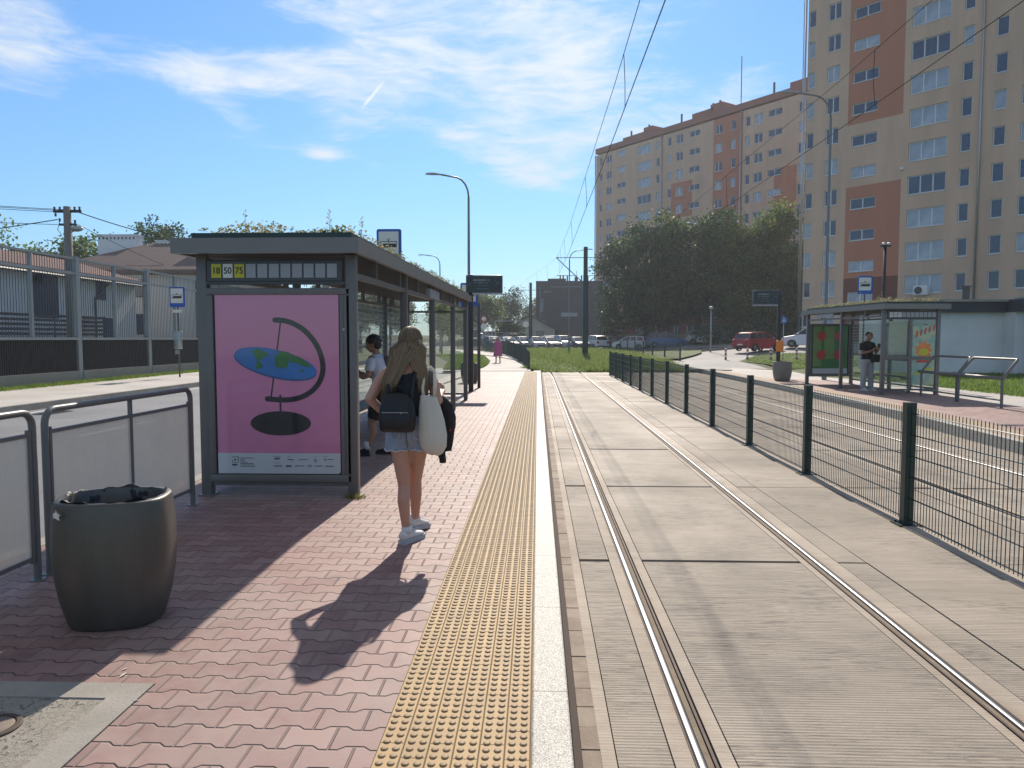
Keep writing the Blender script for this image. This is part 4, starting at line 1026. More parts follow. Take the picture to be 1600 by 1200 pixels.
def fp_(x0, x1, y0, y1): 
    a, b_ = pq(x0, y1), pq(x1, y0); mb.box(a[0], b_[0], YF-.0050, YF-.0035, a[1], b_[1])
rt = random.Random(3)
for (x0, x1, y, hh) in ((371,392,714,1),(371,378,717,1.2),(371,382,720.5,1),(371,392,723,1.5),(371,394,726.8,1.2),(425,432,713.7,2.8),(433,434,713.7,2.8),(446,455,716,1.4),(464,477,716,.9),(488,491,716,2),(487,493,719.4,.8),(504,506,715,3.4),(508,518,715.5,1),(424,437,726,1.6),(443,452,725.6,2.6),(458,460,725.8,2.4),(461,472,726,1.1),(477,484,725,1),(478,483,727.5,.8),(489,500,726,1.2),(505,518,726,1.4),(424,434,711.5,.5),(445,450,711.5,.5),(488,492,711.5,.5),(502,508,711.5,.5),(424,434,721.8,.5)):
    x = x0
    while x < x1: 
        ww = rt.uniform(.8,2.2); fp_(x, min(x+ww, x1), y, y+hh); x += ww+.45
for q in ((358,368,712.5,713.3),(367.3,368.2,712.5,721),(358,358.7,717,721),(359,367,721.5,722.2),(358,366,724,726.6),(361.5,364,716,718.8)): fp_(*q)
mb.build('small_print', pm(TX, (.05,.05,.06), .5), c)
MB().lathe([(.012,0),(.012,.006),(.0005,.006)], n=12, caps=False).build('lock', GALV, c).matrix_local = Matrix.Translation((1.37,-.062,1.52)) @ Matrix.Rotation(R(90),4,'X')
MB().box(-1.45,-.03,.03,.06,.10,.135).build('end_rail', GREY, sh1)
# timetable case, bench and far end glass in the near shelter
mb = MB(); mb.bbox(-1.43,-1.36,1.1,2.55,.95,2.02,.01); tc = mb.build('timetable_case', DGREY, sh1)
mb = MB(); [mb.box(-1.358,-1.355,1.2+.44*k,1.58+.44*k,1.05,1.92) for k in range(3)]; mb.build('timetable_sheet', SIGNW, tc)
bn = thing('bench', 'dark slatted bench inside the near shelter', 'bench', (-1.82-1.16,10.6,0))
mb = MB(); [mb.bbox(-.20+.1*k,-.12+.1*k,0,4.6,.43,.46,.006) for k in range(4)]; mb.build('seat', DGREY, bn)
for y in (.4,2.3,4.2): mb = MB(); mb.box(-.2,.18,y,y+.05,.38,.429); mb.box(-.03,.03,y,y+.05,0,.379); mb.build('leg', GREY, bn)
MB().box(-1.40,-.06,11.49,11.50,.2,2.2).build('glass_pane', DGLASS, sh1)
for zz in (.14,2.22): MB().box(-1.44,-.05,11.47,11.52,zz,zz+.05).build('end_rail', GREY, sh1)
mb = MB(); mb.bbox(-.052+.02,.045,5.0,6.15,2.25,2.40,.008); npl = mb.build('name_plate', PANELG, sh1)

# opposite shelter
SR = .062
sh2 = shelter('tram_shelter', 'shorter grey tram shelter with green dotted poster on the opposite platform', (9.62,20.85,0), SR, 5.0, 1.55, [0,2.45,4.9], 1, 0, {0:('20','g'),1:('50','g'),2:('77','g')})
c2, w, h, f, d = ad_frame(sh2, 'poster_case', .07, 1.48, .42-.16, 2.08, 4.95)
G1 = pm('green_poster', (.035,.19,.055), .5, 0, .3, 1.5, coat=.6); G2 = pm('light_green_poster', (.17,.30,.09), .5, 0, .2, 2, coat=.6); RD = pm('poster_red', (.52,.045,.04), .5, 0, .1, 3, coat=.6)
mb = MB(); mb.box(.1,w-.1,-.05,-.045,.1,h-.09); mb.build('poster', G1, c2); p2 = c2
mb = MB(); mb.box(.1,.40,-.054,-.0505,.35,h-.09); mb.box(.5,.85,-.054,-.0505,.6,h-.09); mb.build('stripe', G2, p2)
mb = MB(); mb.box(.1,w-.1,-.054,-.0505,.1,.28); mb.build('footer', POSTW, p2)
mb = MB()
for x in (.40,1.0):
    for z in (.75,1.40): mb.prism([(x+.165*math.cos(a*.2618), -.060, z+.165*math.sin(a*.2618)) for a in range(24)][::-1], (0,.004,0))
mb.build('red_dot', RD, p2)
# near end glazing: sheet of notices and bright poster
mb = MB(); mb.bbox(.72,.80,.0,.07,.18,2.10,.006); mb.bbox(.05,1.5,.0,.07,.12,.17,.006); mb.bbox(.05,1.5,.01,.06,.98,1.07,.006); mb.build('end_frame', GREY, sh2)
mb = MB(); mb.box(.06,.72,.03,.038,.2,2.08); mb.box(.8,1.5,.03,.038,.2,2.08); mb.build('glass_pane', CGLASS, sh2)
mb = MB(); mb.box(.16,.68,.042,.046,1.12,2.05); mb.build('notice_sheet', leafmat('notice_paper', (.74,.75,.66), (.80,.80,.72), .6, 1.5), sh2)
mb = MB(); mb.box(.83,1.47,.020,.026,.28,1.93); p3 = mb.build('poster', leafmat('pale_poster', (.42,.66,.66), (.72,.76,.56), .5, 1.6), sh2)
st = []
for k in range(18): a = 2*math.pi*k/18; rr_ = .27 if k % 2 == 0 else .17; st.append((1.15+rr_*math.cos(a), .0185, 1.25+rr_*1.05*math.sin(a)))
mb = MB(); mb.prism(st[::-1], (0,.001,0)); mb.build('splash', pm('poster_orange', (.75,.20,.03), .5, 0, .3, 6, coat=.6), p3)
mb = MB(); mb.prism([(1.15+.14*math.cos(2*math.pi*k/20), .0172, 1.20+.10*math.sin(2*math.pi*k/20)) for k in range(20)][::-1], (0,.001,0)); mb.prism([(x, .018, z) for x, z in ((.9,.62),(1.36,.78),(1.4,.72),(.94,.54))], (0,.001,0)); mb.build('splash', YELLOW, p3)
mb = MB()
for k in range(5): x = .9+.12*k; mb.prism([(x,.0178,1.62+.045*k),(x+.05,.0178,1.60+.045*k),(x+.08,.0178,1.76+.045*k),(x+.03,.0178,1.79+.045*k)], (0,.001,0))
mb.box(.95,1.3,.0178,.0188,.90,.97); mb.build('lettering', RD, p3)
mb = MB(); mb.bbox(1.38,1.44,1.2,2.5,.9,2.05,.01); tc = mb.build('timetable_case', DGREY, sh2); mb = MB(); [mb.box(1.374,1.378,1.28+.6*k,1.8+.6*k,1.0,1.95) for k in range(2)]; mb.build('timetable_sheet', PANELG, tc)
mb = MB(); mb.bbox(-.05,-.02,3.0,4.2,2.245,2.38,.006); mb.build('name_plate', PANELG, sh2)
bn = thing('bench', 'dark bench inside the opposite shelter', 'bench', (9.62+1.15,21.3,0), SR)
mb = MB(); [mb.bbox(-.20+.1*k,-.12+.1*k,0,3.2,.43,.46,.006) for k in range(4)]; mb.build('seat', DGREY, bn)
for y in (.4,2.6): mb = MB(); mb.box(-.2,.18,y,y+.05,.38,.429); mb.prism([(-.03,y,0),(.05,y,0),(.18,y,.38),(.08,y,.38)], (0,.05,0)); mb.build('leg', GREY, bn)
# leaning perch rails beyond the opposite shelter
pr = thing('perch_rail', 'pair of bent grey tubular leaning rails beside the opposite shelter', 'leaning rail', (10.45,16.9,0), SR*0)
for (ya, yb) in ((0,1.72),(1.80,3.5)):
    mb = MB()
    def pp(y): return [(0,y,0),(0,y,.62),(.05,y,.74),(.30,y,1.06)]
    A = pp(ya)+[(.34,ya+.04,1.10)]; B = [(.34,yb-.04,1.10)]+pp(yb)[::-1]
    mb.tube(A+B, .032, 10); mb.tube([(0,ya,.18),(0,yb,.18)], .02, 8); mb.build('frame', GREY, pr, True, 50)
    mb = MB(); mb.tube([(-.06,ya-.02,.68),(-.06,yb+.02,.68)], .04, 10); mb.build('perch', GREY, pr, True)
# glazed tubular guard rails at the near left
def guard(y0, y1, label):
    t = thing('guard_rail', label, 'railing', (-3.25,y0,0)); L = y1-y0; r = .023; zt = 1.10; q_ = .095
    P = [(0,0,0)]+[(0,0,zt-q_)]+[(0,q_-q_*math.cos(R(a)),zt-q_+q_*math.sin(R(a))) for a in (22,45,68,90)]+[(0,L-q_+q_*math.sin(R(a)),zt-q_+q_*math.cos(R(a))) for a in (0,22,45,68,90)]+[(0,L,0)]
    MB().tube(P, r, 12).build('frame', GREY, t, True, 60)
    mb = MB(); mb.box(-.011,.011,.045,L-.045,.94,.965); mb.box(-.011,.011,.045,L-.045,.14,.165); mb.box(-.012,.012,.03,.055,.12,.985); mb.box(-.012,.012,L-.055,L-.03,.12,.985)
    mb.build('panel_frame', GREY, t)
    mb = MB(); mb.box(-.014,.014,L/2-.012,L/2+.012,.05,zt-.02); mb.build('mid_post', GREY, t)
    for a, b_ in ((.056,L/2-.013),(L/2+.013,L-.056)):
        MB().box(-.004,.004,a,b_,.166,.939).build('frosted_pane', FROST, t)
    mb = MB(); [mb.lathe([(.05,0),(.05,.008),(.0005,.008)], (0,yy,0), 16, caps=False) for yy in (0,L)]; mb.build('foot_plate', GREY, t)
guard(4.72,6.76,'tubular guard rail with two frosted panes between the bin and the near shelter'); guard(2.5,4.60,'tubular guard rail with frosted panes cut off by the left edge')

# ------------------------------------------------------------ trees
def tree(name, label, loc, H, crown, n, seed, mats, leaf=.34, trunk=.28, group=None, trunk_mat=None, scatter=1.0, fill=.35, lobes=5):
    """crown: ellipsoids (x,y,z,rx,ry,rz) in local space"""
    t = thing(name, label, 'tree', (loc[0], loc[1], hgt(*loc[:2]) if len(loc) < 3 else loc[2]), 0, group); r = np.random.RandomState(seed); rg = random.Random(seed)
    zc = min(c_[2]-c_[5]*.5 for c_ in crown)
    mb = MB(); mb.tube([(0,0,-.3),(.05,0,zc*.5),(.0,.05,zc+.5),(.1,0,H*.7)], [trunk*1.25,trunk,trunk*.8,trunk*.2], 8)
    for c_ in crown:
        mb.tube([(0,0,zc*.8),(c_[0]*.45,c_[1]*.45,(zc+c_[2])/2),(c_[0],c_[1],c_[2]+c_[5]*.3)], [trunk*.5,trunk*.3,trunk*.08], 6)
        for q in range(5):
            a = rg.uniform(0,6.28); mb.tube([(c_[0]*.6,c_[1]*.6,c_[2]-c_[5]*.4),(c_[0]+c_[3]*.5*math.cos(a),c_[1]+c_[4]*.5*math.sin(a),c_[2]+rg.uniform(-.2,.5)*c_[5])], [trunk*.22,trunk*.05], 5)
    mb.build('trunk', trunk_mat or pm('bark', (.09,.07,.05), .9, 0, .3, 5, .02, 20), t, True)
    if lobes:
        L2 = []
        for c_ in crown:
            for _ in range(lobes):
                d = r.normal(size=3); d /= np.linalg.norm(d); k_ = r.uniform(.26, .46); f_ = r.uniform(.55, 1.12)
                L2.append((c_[0]+d[0]*c_[3]*f_, c_[1]+d[1]*c_[4]*f_, c_[2]+d[2]*c_[5]*f_, c_[3]*k_, c_[4]*k_, c_[5]*k_*.85))
        crown = [(c_[0],c_[1],c_[2],c_[3]*.8,c_[4]*.8,c_[5]*.8) for c_ in crown]+L2
    vol = np.array([c_[3]*c_[4]*c_[5] for c_ in crown])**.75; vol = vol/vol.sum()
    V = []; mi = []
    ncl = max(30, n//28); per = n//ncl
    ci = r.choice(len(crown), ncl, p=vol)
    for k in range(ncl):
        c_ = crown[ci[k]]; d = r.normal(size=3); d /= np.linalg.norm(d)
        rad = (fill+(1-fill)*r.uniform()**.45)*(1+.10*r.normal()*scatter)
        cc = np.array(c_[:3])+d*np.array(c_[3:6])*rad
        cs = leaf*r.uniform(1.3, 3.2)
        P = cc+r.normal(size=(per,3))*cs*np.array([.55,.55,.42])
        a = r.normal(size=(per,3)); a /= np.linalg.norm(a, axis=1)[:,None]; b_ = np.cross(a, r.normal(size=(per,3))); b_ /= np.linalg.norm(b_, axis=1)[:,None]
        s_ = leaf*r.uniform(.3,.62,(per,1)); 
        V.append(np.stack([P-a*s_, P+b_*s_*.55, P+a*s_, P-b_*s_*.55], 1).reshape(-1,3)); hi = (cc[2]/H-.45)*.7+.18*d[0]; u_ = r.uniform(); mi += [min(len(mats)-1, int(u_ < .30+hi)+int(u_ < .08+hi*.5))]*per  # higher and right-hand clumps take lighter leaves: sunlight put into the colour
    V = np.concatenate(V); nq = len(V)//4
    me = bpy.data.meshes.new('crown'); me.vertices.add(len(V)); me.vertices.foreach_set('co', V.ravel()); me.loops.add(nq*4); me.loops.foreach_set('vertex_index', np.arange(nq*4)); me.polygons.add(nq)
    me.polygons.foreach_set('loop_start', np.arange(nq)*4); me.polygons.foreach_set('loop_total', np.full(nq, 4))
    for m in mats: me.materials.append(m)
    me.polygons.foreach_set('material_index', mi); me.update(calc_edges=True)
    o = bpy.data.objects.new('crown', me); COL.objects.link(o); o.parent = t
    return t
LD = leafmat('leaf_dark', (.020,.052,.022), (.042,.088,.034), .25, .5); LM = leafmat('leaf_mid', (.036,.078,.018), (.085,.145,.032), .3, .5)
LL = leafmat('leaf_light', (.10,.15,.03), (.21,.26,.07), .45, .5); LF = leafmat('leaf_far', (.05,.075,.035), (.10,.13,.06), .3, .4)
big = [(-2.6,0,6.6,3.6,3.4,4.6),(2.4,.4,7.0,3.4,3.4,4.6),(0,0,10.6,4.0,3.6,3.8),(-3.4,-.5,10.6,2.4,2.4,2.6),(1.8,-.3,12.6,2.6,2.4,2.1),(.2,-.8,4.4,4.2,3.2,2.4)]
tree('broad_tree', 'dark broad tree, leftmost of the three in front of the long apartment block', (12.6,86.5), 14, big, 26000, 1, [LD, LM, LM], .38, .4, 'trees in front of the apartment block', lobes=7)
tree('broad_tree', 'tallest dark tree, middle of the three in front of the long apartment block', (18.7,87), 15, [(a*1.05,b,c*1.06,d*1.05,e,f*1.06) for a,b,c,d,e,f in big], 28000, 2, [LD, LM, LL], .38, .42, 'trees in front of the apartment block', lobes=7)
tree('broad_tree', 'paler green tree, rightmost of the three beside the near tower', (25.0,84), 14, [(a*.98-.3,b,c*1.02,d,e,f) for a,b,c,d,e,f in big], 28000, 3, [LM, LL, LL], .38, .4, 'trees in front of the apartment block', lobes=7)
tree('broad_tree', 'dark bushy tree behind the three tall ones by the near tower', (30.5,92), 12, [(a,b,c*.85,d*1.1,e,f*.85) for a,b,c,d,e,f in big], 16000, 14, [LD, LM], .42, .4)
far = [(-2.5,0,5,3.2,3,3.2),(2.6,0,5.4,3.2,3,3.4),(0,0,8.2,3.6,3,3.2)]
for i, (x, y, k, lab, mm) in enumerate(((-12.8,152,.86,'tall hazy tree behind the departure board', [LF,LM]),(-5.5,150,.84,'rounded far tree left of the dark building', [LF,LM]),(-20,160,.95,'open crowned far tree left of the cream house', [LF,LL]),(1.2,160,.8,'low far tree peeping over the steep gable roof', [LF,LM]),
                                    (-9.3,118,.78,'small bright green tree beside the low white house', [LM,LL]),(-13.5,112,.5,'low bush by the far road signs', [LD,LM]),(-4.0,108,.36,'small round bush behind the parked cars', [LM,LD]),
                                    (-30,150,.95,'far tree seen through the shelter glass', [LF,LM]),(-42,160,1.15,'big far tree beyond the road bend', [LF,LM]),(-24,112,.85,'leafy tree at the bend of the road', [LM,LF]),(-34,118,.95,'dense tree at the left of the road bend', [LD,LM]))):
    tree('far_tree', lab, (x, y), 11*k, [tuple(q*k for q in e) for e in far], int(9000*max(.5,k)), 20+i, mm, .42*max(.7,k**.5), .3*k, 'far trees beyond the crossing')
for i, (x, y, k, lab) in enumerate(((-47,62,1.05,'leafy treetop above the red roof, left of the utility pole'),(-40,66,1.0,'treetop behind the utility pole above the red roof'),(-35.5,70,1.12,'dark dense treetop left of the white chimneys'),(-54,60,1.0,'low treetop above the roof at the left edge'))):
    tree('garden_tree', lab, (x, y), 11*k, [tuple(q*k for q in e) for e in far], 11000, 50+i, [LM, LL] if i != 2 else [LD, LM], .34, .3, 'treetops behind the houses')
# young street tree by the road, hedge
tree('young_tree', 'thin young tree on the verge seen through the shelter glass', (-8.1,62), 4, [(0,0,2.9,1.0,1.0,1.2),(.2,0,3.9,.6,.6,.8)], 2600, 70, [LM, LL], .2, .06)
tree('garden_shrub', 'low green shrub behind the barrier at the left', (-20.5,24.5,-.1), 1.6, [(0,0,.9,1.9,2.2,.75)], 3500, 71, [LM, LL], .14, .05)
tree('garden_shrub', 'small shrub behind the barrier by the utility pole', (-20.5,30.5,-.1), 1.4, [(0,0,.8,1.2,1.6,.7)], 2500, 72, [LM, LL], .14, .05)
tree('dark_hedge', 'dark hedge under the trees by the near tower entrance', (22.5,72.5), 2, [(-5,0,1,3.5,1,1.1),(-1,0,1.1,3,1,1.2),(3,0,1,3,1,1.1)], 9000, 73, [LD, LD], .2, .05)
# ------------------------------------------------------------ poles, signs, boards, lamps, wires
def lamp(label, base, h, tip, r=.075, z=None, arm_h=None, group='street lamps'):
    z = hgt(*base) if z is None else z
    t = thing('street_lamp', label, 'street lamp', (base[0], base[1], z), 0, group); dx, dy = tip[0]-base[0], tip[1]-base[1]
    ah = h-(arm_h or .9)
    MB().tube([(0,0,0),(0,0,1.2),(0,0,1.25),(0,0,ah)], [r*1.35,r*1.3,r,r*.62], 10).build('pole', pm('lamp_pole_grey', (.19,.20,.21), .45, .3, .1, 4), t, True, 50)
    P = [(0,0,ah)]+[(dx*.42*(1-math.cos(R(q))), dy*.42*(1-math.cos(R(q))), ah+(h-ah)*.9*math.sin(R(q))) for q in (20,40,60,80)]+[(dx*.85,dy*.85,h)]
    MB().tube(P, r*.5, 8).build('arm', pm('lamp_pole_grey', (.19,.20,.21), .45, .3, .1, 4), t, True)
    mb = MB(); L = math.hypot(dx, dy); ux, uy = dx/L, dy/L
    prof = [(.0,.03,.02),(.15,.07,.04),(.4,.12,.06),(.62,.09,.04),(.7,.02,.02)]
    V = []; F = []
    for s_, ww, hh in prof:
        bx, by = dx*.85-ux*.05+ux*s_, dy*.85-uy*.05+uy*s_
        V += [(bx-uy*ww,by+ux*ww,h-.02),(bx+uy*ww,by-ux*ww,h-.02),(bx+uy*ww*.6,by-ux*ww*.6,h+hh),(bx-uy*ww*.6,by+ux*ww*.6,h+hh)]
    for i in range(len(prof)-1):
        for k in range(4): F.append((i*4+k, i*4+(k+1) % 4, (i+1)*4+(k+1) % 4, (i+1)*4+k))
    F += [(3,2,1,0), (16,17,18,19)]
    mb.add(V, F); mb.build('lamp_head', PANELG, t); return t
lamp('tall curved street lamp rising behind the departure board', (-2.98,32), 8.55, (-4.35,31.7), .075, z=-.0)
lamp('small distant curved street lamp above the shelter roof end', (-9.0,68), 9.0, (-10.6,68), .08)
lp = lamp('slim street lamp beside the thick black tram pole, arm to the right', (2.9,68), 9.4, (4.6,67.6), .08)
MB().box(-.75,.75,-.12,-.09,3.35,3.7).build('plate', PANELG, lp); 
lamp('street lamp in front of the near apartment tower', (10.95,28.5), 10.7, (9.4,28.3), .07, z=0)
mb = thing('lamp_post', 'short plain lamp post on the grass tip before the red car', 'lamp post', (14.3*1.0,61.5,hgt(14.3,61.5)))
MB().tube([(0,0,0),(0,0,3.6)], [.07,.05], 8).build('pole', GALV, mb, True); MB().lathe([(.09,3.55),(.2,3.62),(.16,3.75),(.0005,3.8)], n=12, caps=False).build('lamp_head', PANELG, mb)
def board(label, base, x0, x1, z0, z1, z=0, text=False, thick=.16, pm_=BLACKM, button=False):
    t = thing('departure_board', label, 'departure board', (base[0], base[1], z))
    p = MB(); p.bbox(-.07,.07,-.07,.07,0,z1+.02,.012); p.box(-.14,.14,-.14,.14,0,.015); p.build('pole', pm_, t, True, 30)
    x0 -= base[0]; x1 -= base[0]; z0 -= z; z1 -= z
    b = MB(); b.bbox(x0,x1,-thick/2,thick/2,z0+.05,z1,.012); b.box(min(-.05, x0),max(.05, x1),-.05,.05,z1-.12,z1-.05); c_ = b.build('casing', pm('board_casing', (.035,.05,.06), .4, 0, .1, 5), t, True, 30)
    b = MB(); b.box(x0+.01,x1-.01,-thick/2+.01,thick/2-.01,z0,z0+.05); b.build('lower_trim', PANELG, c_)
    b = MB(); b.box(x0+.05,x1-.05,-thick/2-.004,-thick/2-.001,z0+.1,z1-.05); b.build('screen', pm('screen_black', (.012,.016,.02), .25, 0, .1, 5), c_)
    INK = pm('screen_ink', (.22,.26,.28), .5, 0, .1, 9); W_ = x1-x0; Hh = z1-z0; rg = random.Random(2)
    def row(a, b2, zc, hh):
        x = x0+W_*a; b = MB()
        while x < x0+W_*b2: ww = rg.uniform(.015,.04); b.box(x, min(x+ww, x0+W_*b2), -thick/2-.008, -thick/2-.005, zc-hh/2, zc+hh/2); x += ww+.008
        b.build('text_line', INK, c_)
    row(.2,.56,z1-Hh*.26,.045); row(.6,.64,z1-Hh*.26,.045); row(.22,.28,z1-Hh*.40,.018); row(.33,.62,z1-Hh*.40,.018); row(.84,.93,z1-Hh*.40,.018); row(.3,.6,z1-Hh*.53,.008); row(.3,.62,z1-Hh*.7,.008)
    if button: b = MB(); b.bbox(-.12,.12,-.2,-.07,1.05,1.5,.03); b.build('request_box', ORANGE, t)
    return t
board('dark departure board on a black post at the far end of the near shelter', (-1.97,21.7), -2.10,-1.03,2.86,3.42)
board('departure board on a black post left of the opposite shelter', (9.68,30), 8.62,9.62,2.88,3.50, button=True)
def pictogram(mb, y, s=1.0, cx=0, cz=0, mi=0):
    """small side view of a tram with roof line and pantograph"""
    bx = lambda a, b_, c_, d_: mb.box(cx+a*s, cx+b_*s, y-.002, y, cz+c_*s, cz+d_*s, mi)
    bx(-.19,.19,.02,.035); bx(-.19,-.175,-.10,.02); bx(.175,.19,-.10,.02); bx(-.14,.17,-.11,-.02); bx(-.17,-.14,-.11,-.08); bx(-.01,.01,.035,.06)
    for q in range(2): mb.prism([(cx+(-.005-.0)*s+dx*s, y-.002, cz+dz*s) for dx, dz in ((0,.05),(.045,.095),(.04,.105),(-.008,.058))][::-1] if q == 0 else [(cx+dx*s, y-.002, cz+dz*s) for dx, dz in ((0,.05),(-.045,.095),(-.04,.105),(.008,.058))], (0,.002,0), mi)
def stopsign(label, base, ztop, w=.58, h=.74, z=0, off=0, pole_r=.03, rz=0, poleout=0, group='blue stop signs', pic=True):
    t = thing('stop_sign', label, 'stop sign', (base[0], base[1], z), rz, group); zt = ztop-z
    MB().tube([(poleout,.03,0),(poleout,.03,zt-.02 if not poleout else zt-h+.1)], pole_r, 8).build('pole', DGREY, t, True)
    mb = MB(); mb.prism(rrect(off-w/2,off+w/2,zt-h,zt,.05,-.02), (0,.02,0)); p = mb.build('plate', BLUE, t)
    mb = MB(); mb.prism(rrect(off-w/2+.05,off+w/2-.12 if False else off+w/2-.07,zt-h*.80,zt-.06,.01,-.023,2), (0,.002,0)); mb.build('white_field', SIGNW, p)
    mb = MB(); pictogram(mb, -.0235, w/.58, off-.01, zt-h*.42); mb.build('tram_symbol', BLACKM, p)
    return t
stopsign('blue tram stop sign standing up behind the near shelter roof', (-3.58,17.8), 4.20, .60, .78)
stopsign('blue stop sign partly hidden by the departure board', (-2.17,23.4), 3.33, .56, .74, poleout=.30, pole_r=.05)
stopsign('blue tram stop sign behind the opposite shelter roof', (12.0,27.6), 3.86, .56, .66)
bs = stopsign('blue bus stop sign with timetable box on the far pavement', (-14.35,29), 3.62, .62, .80, pole_r=.035)
mb = MB(); mb.box(-.19,.19,-.02,0,2.60,2.72); mb.build('number_plate', SIGNW, bs)
mb = MB(); mb.bbox(-.13,.13,-.12,.05,1.15,1.85,.015); mb.bbox(-.15,.15,-.14,.07,1.80,1.86,.01); mb.box(-.09,.09,-.13,-.121,.95,1.12); mb.build('ticket_box', GALV, bs, True, 30)
# blue round cycle sign, CCTV mast, far road signs
cs = thing('round_sign', 'small round blue sign on a thin grey pole by the bollards', 'road sign', (16.45,50,hgt(16.45,50)))
MB().tube([(0,0,0),(0,0,3.0)], .03, 8).build('pole', GALV, cs, True)
mb = MB(); mb.prism([(.24*math.cos(R(q*15)), -.05, 2.72+.24*math.sin(R(q*15))) for q in range(24)][::-1], (0,.015,0)); p = mb.build('disc', BLUE, cs)
mb = MB(); mb.box(-.03,.03,-.056,-.052,2.6,2.85); mb.box(-.12,.12,-.056,-.052,2.62,2.68); mb.build('symbol', SIGNW, p)
cc = thing('camera_mast', 'dark mast with two white surveillance cameras behind the opposite shelter', 'camera mast', (12.5,27.2,0))
MB().tube([(0,0,0),(0,0,4.9)], [.07,.05], 8).build('pole', BLACKM, cc, True)
for s_ in (-1,1): MB().ball((.09*s_,-.06,4.97), (.055,.09,.05), 8).build('camera', WHITEP, cc, True)
MB().box(-.16,.16,-.1,.05,4.86,4.93).build('bracket', BLACKM, cc); MB().bbox(-.13,.05,-.14,.0,2.4,2.75,.02).build('junction_box', DGREY, cc)
for i, (x, y, hh, kind, lab) in enumerate(((-7.0,96,4.3,'no','round red edged sign above a white one on a far pole'),(-1.6,101,3.6,'w','pale round sign near the white gate frame'))):
    t = thing('road_sign', lab, 'road sign', (x, y, hgt(x, y)))
    MB().tube([(0,0,0),(0,0,hh)], .05, 6).build('pole', GALV, t)
    mb = MB(); mb.prism([(.42*math.cos(R(q*20)), -.08, hh-.4+.42*math.sin(R(q*20))) for q in range(18)][::-1], (0,.03,0)); d_ = mb.build('disc', REDP if kind == 'no' else SIGNW, t)
    if kind == 'no':
        mb = MB(); mb.prism([(.28*math.cos(R(q*20)), -.085, hh-.4+.28*math.sin(R(q*20))) for q in range(18)][::-1], (0,.004,0)); mb.build('centre', SIGNW, d_)
        mb = MB(); mb.prism([(.4*math.cos(R(q*20)), -.08, hh-1.45+.4*math.sin(R(q*20))) for q in range(18)][::-1], (0,.03,0)); mb.build('lower_disc', SIGNW, t)
gt = thing('goal_frame', 'pale tubular gate frame beside the low white house', 'gate frame', (-6.0,104,hgt(-6,104)))
mb = MB(); 
for x in (0,5.2): mb.tube([(x,0,0),(x,0,3.6)], .07, 6)
mb.tube([(0,0,3.6),(5.2,0,3.6)], .07, 6); mb.tube([(0,0,2.0),(5.2,0,2.0)], .05, 6); mb.tube([(-1.0,0,0),(-1.0,0,3.4)], .06, 6); mb.build('frame', GALV, gt)
# utility pole with street light and wires
up = thing('utility_pole', 'weathered concrete utility pole with insulators and small lamp behind the barrier', 'utility pole', (-18.7,29,-.1))
MB().tube([(0,0,0),(0,0,6.9)], [.17,.14], 10).build('pole', pm('pole_concrete', (.20,.19,.17), .85, 0, .2, 3, .003, 60), up, True)
mb = MB(); mb.cbox((0,0,6.72), (1.1,.1,.1)); mb.cbox((0,.0,6.2), (.7,.08,.08)); 
mb.build('crossarm', BLACKM, up)
for x, z in ((-.52,6.8),(-.3,6.8),(.3,6.8),(.5,6.8),(-.32,6.35),(.3,6.28),(-.48,6.55)): MB().lathe([(.03,0),(.05,.03),(.03,.06),(.05,.09),(.03,.13)], (x,0,z-.03), 8).build('insulator', DGREY, up)
MB().tube([(-.3,0,6.4),(-.42,0,6.0),(-.2,-.1,5.8)], .012, 5).build('cable_loop', BLACKM, up)
lh = MB(); lh.ball((.42,-.1,6.02), (.26,.13,.12), 10); lh.tube([(0,0,5.85),(.3,-.05,5.95)], .03, 6); lh.build('lamp_head', GALV, up, True)
WIREM = pm('wire_black', (.02,.02,.02), .95, 0, .1, 5, spec=.1)
def wire(name, label, pts, r, sag=0, group=None, n=14, cat='wire', mat_=WIREM):
    a = Vector(pts[0]); mb = MB()
    P = []
    for i in range(len(pts)-1):
        p, q = Vector(pts[i]), Vector(pts[i+1])
        for k in range(n+(1 if i == len(pts)-2 else 0)): f_ = k/n; v = p.lerp(q, f_); v.z -= sag*4*f_*(1-f_); P.append(v)
    mb.tube(P, r, 4); o = mb.build(name, mat_, loc=tuple(a)); return tag(o, label, cat, group)
for i, (z, dz) in enumerate(((6.78,1.15),(6.74,1.0),(6.7,.85),(6.2,-.1))):
    wire('power_line', ('top','second','third','lowest')[i]+' of the four thin power lines leaving the utility pole to the left', [(-18.7+(-.4 if i > 1 else 0),29,z-.1),(-34,20,z+.4+dz*.2)], .011, .3, 'power lines of the utility pole')
wire('power_line', 'thick cable dropping from the utility pole to the lower left edge', [(-19.1,29,6.3),(-24,24.5,4.6)], .018, .05, 'power lines of the utility pole')
wire('power_line', 'thick cable from the utility pole down to the white chimneys', [(-18.3,29,6.6),(-17.0,33,6.15),(-16.2,39,5.3),(-25,52,7.6)], .02, .05, 'power lines of the utility pole')
wire('power_line', 'thin cable from the utility pole to the red roof', [(-18.3,29,6.1),(-20.5,40,5.6),(-26,46,6.2)], .013, .05, 'power lines of the utility pole')

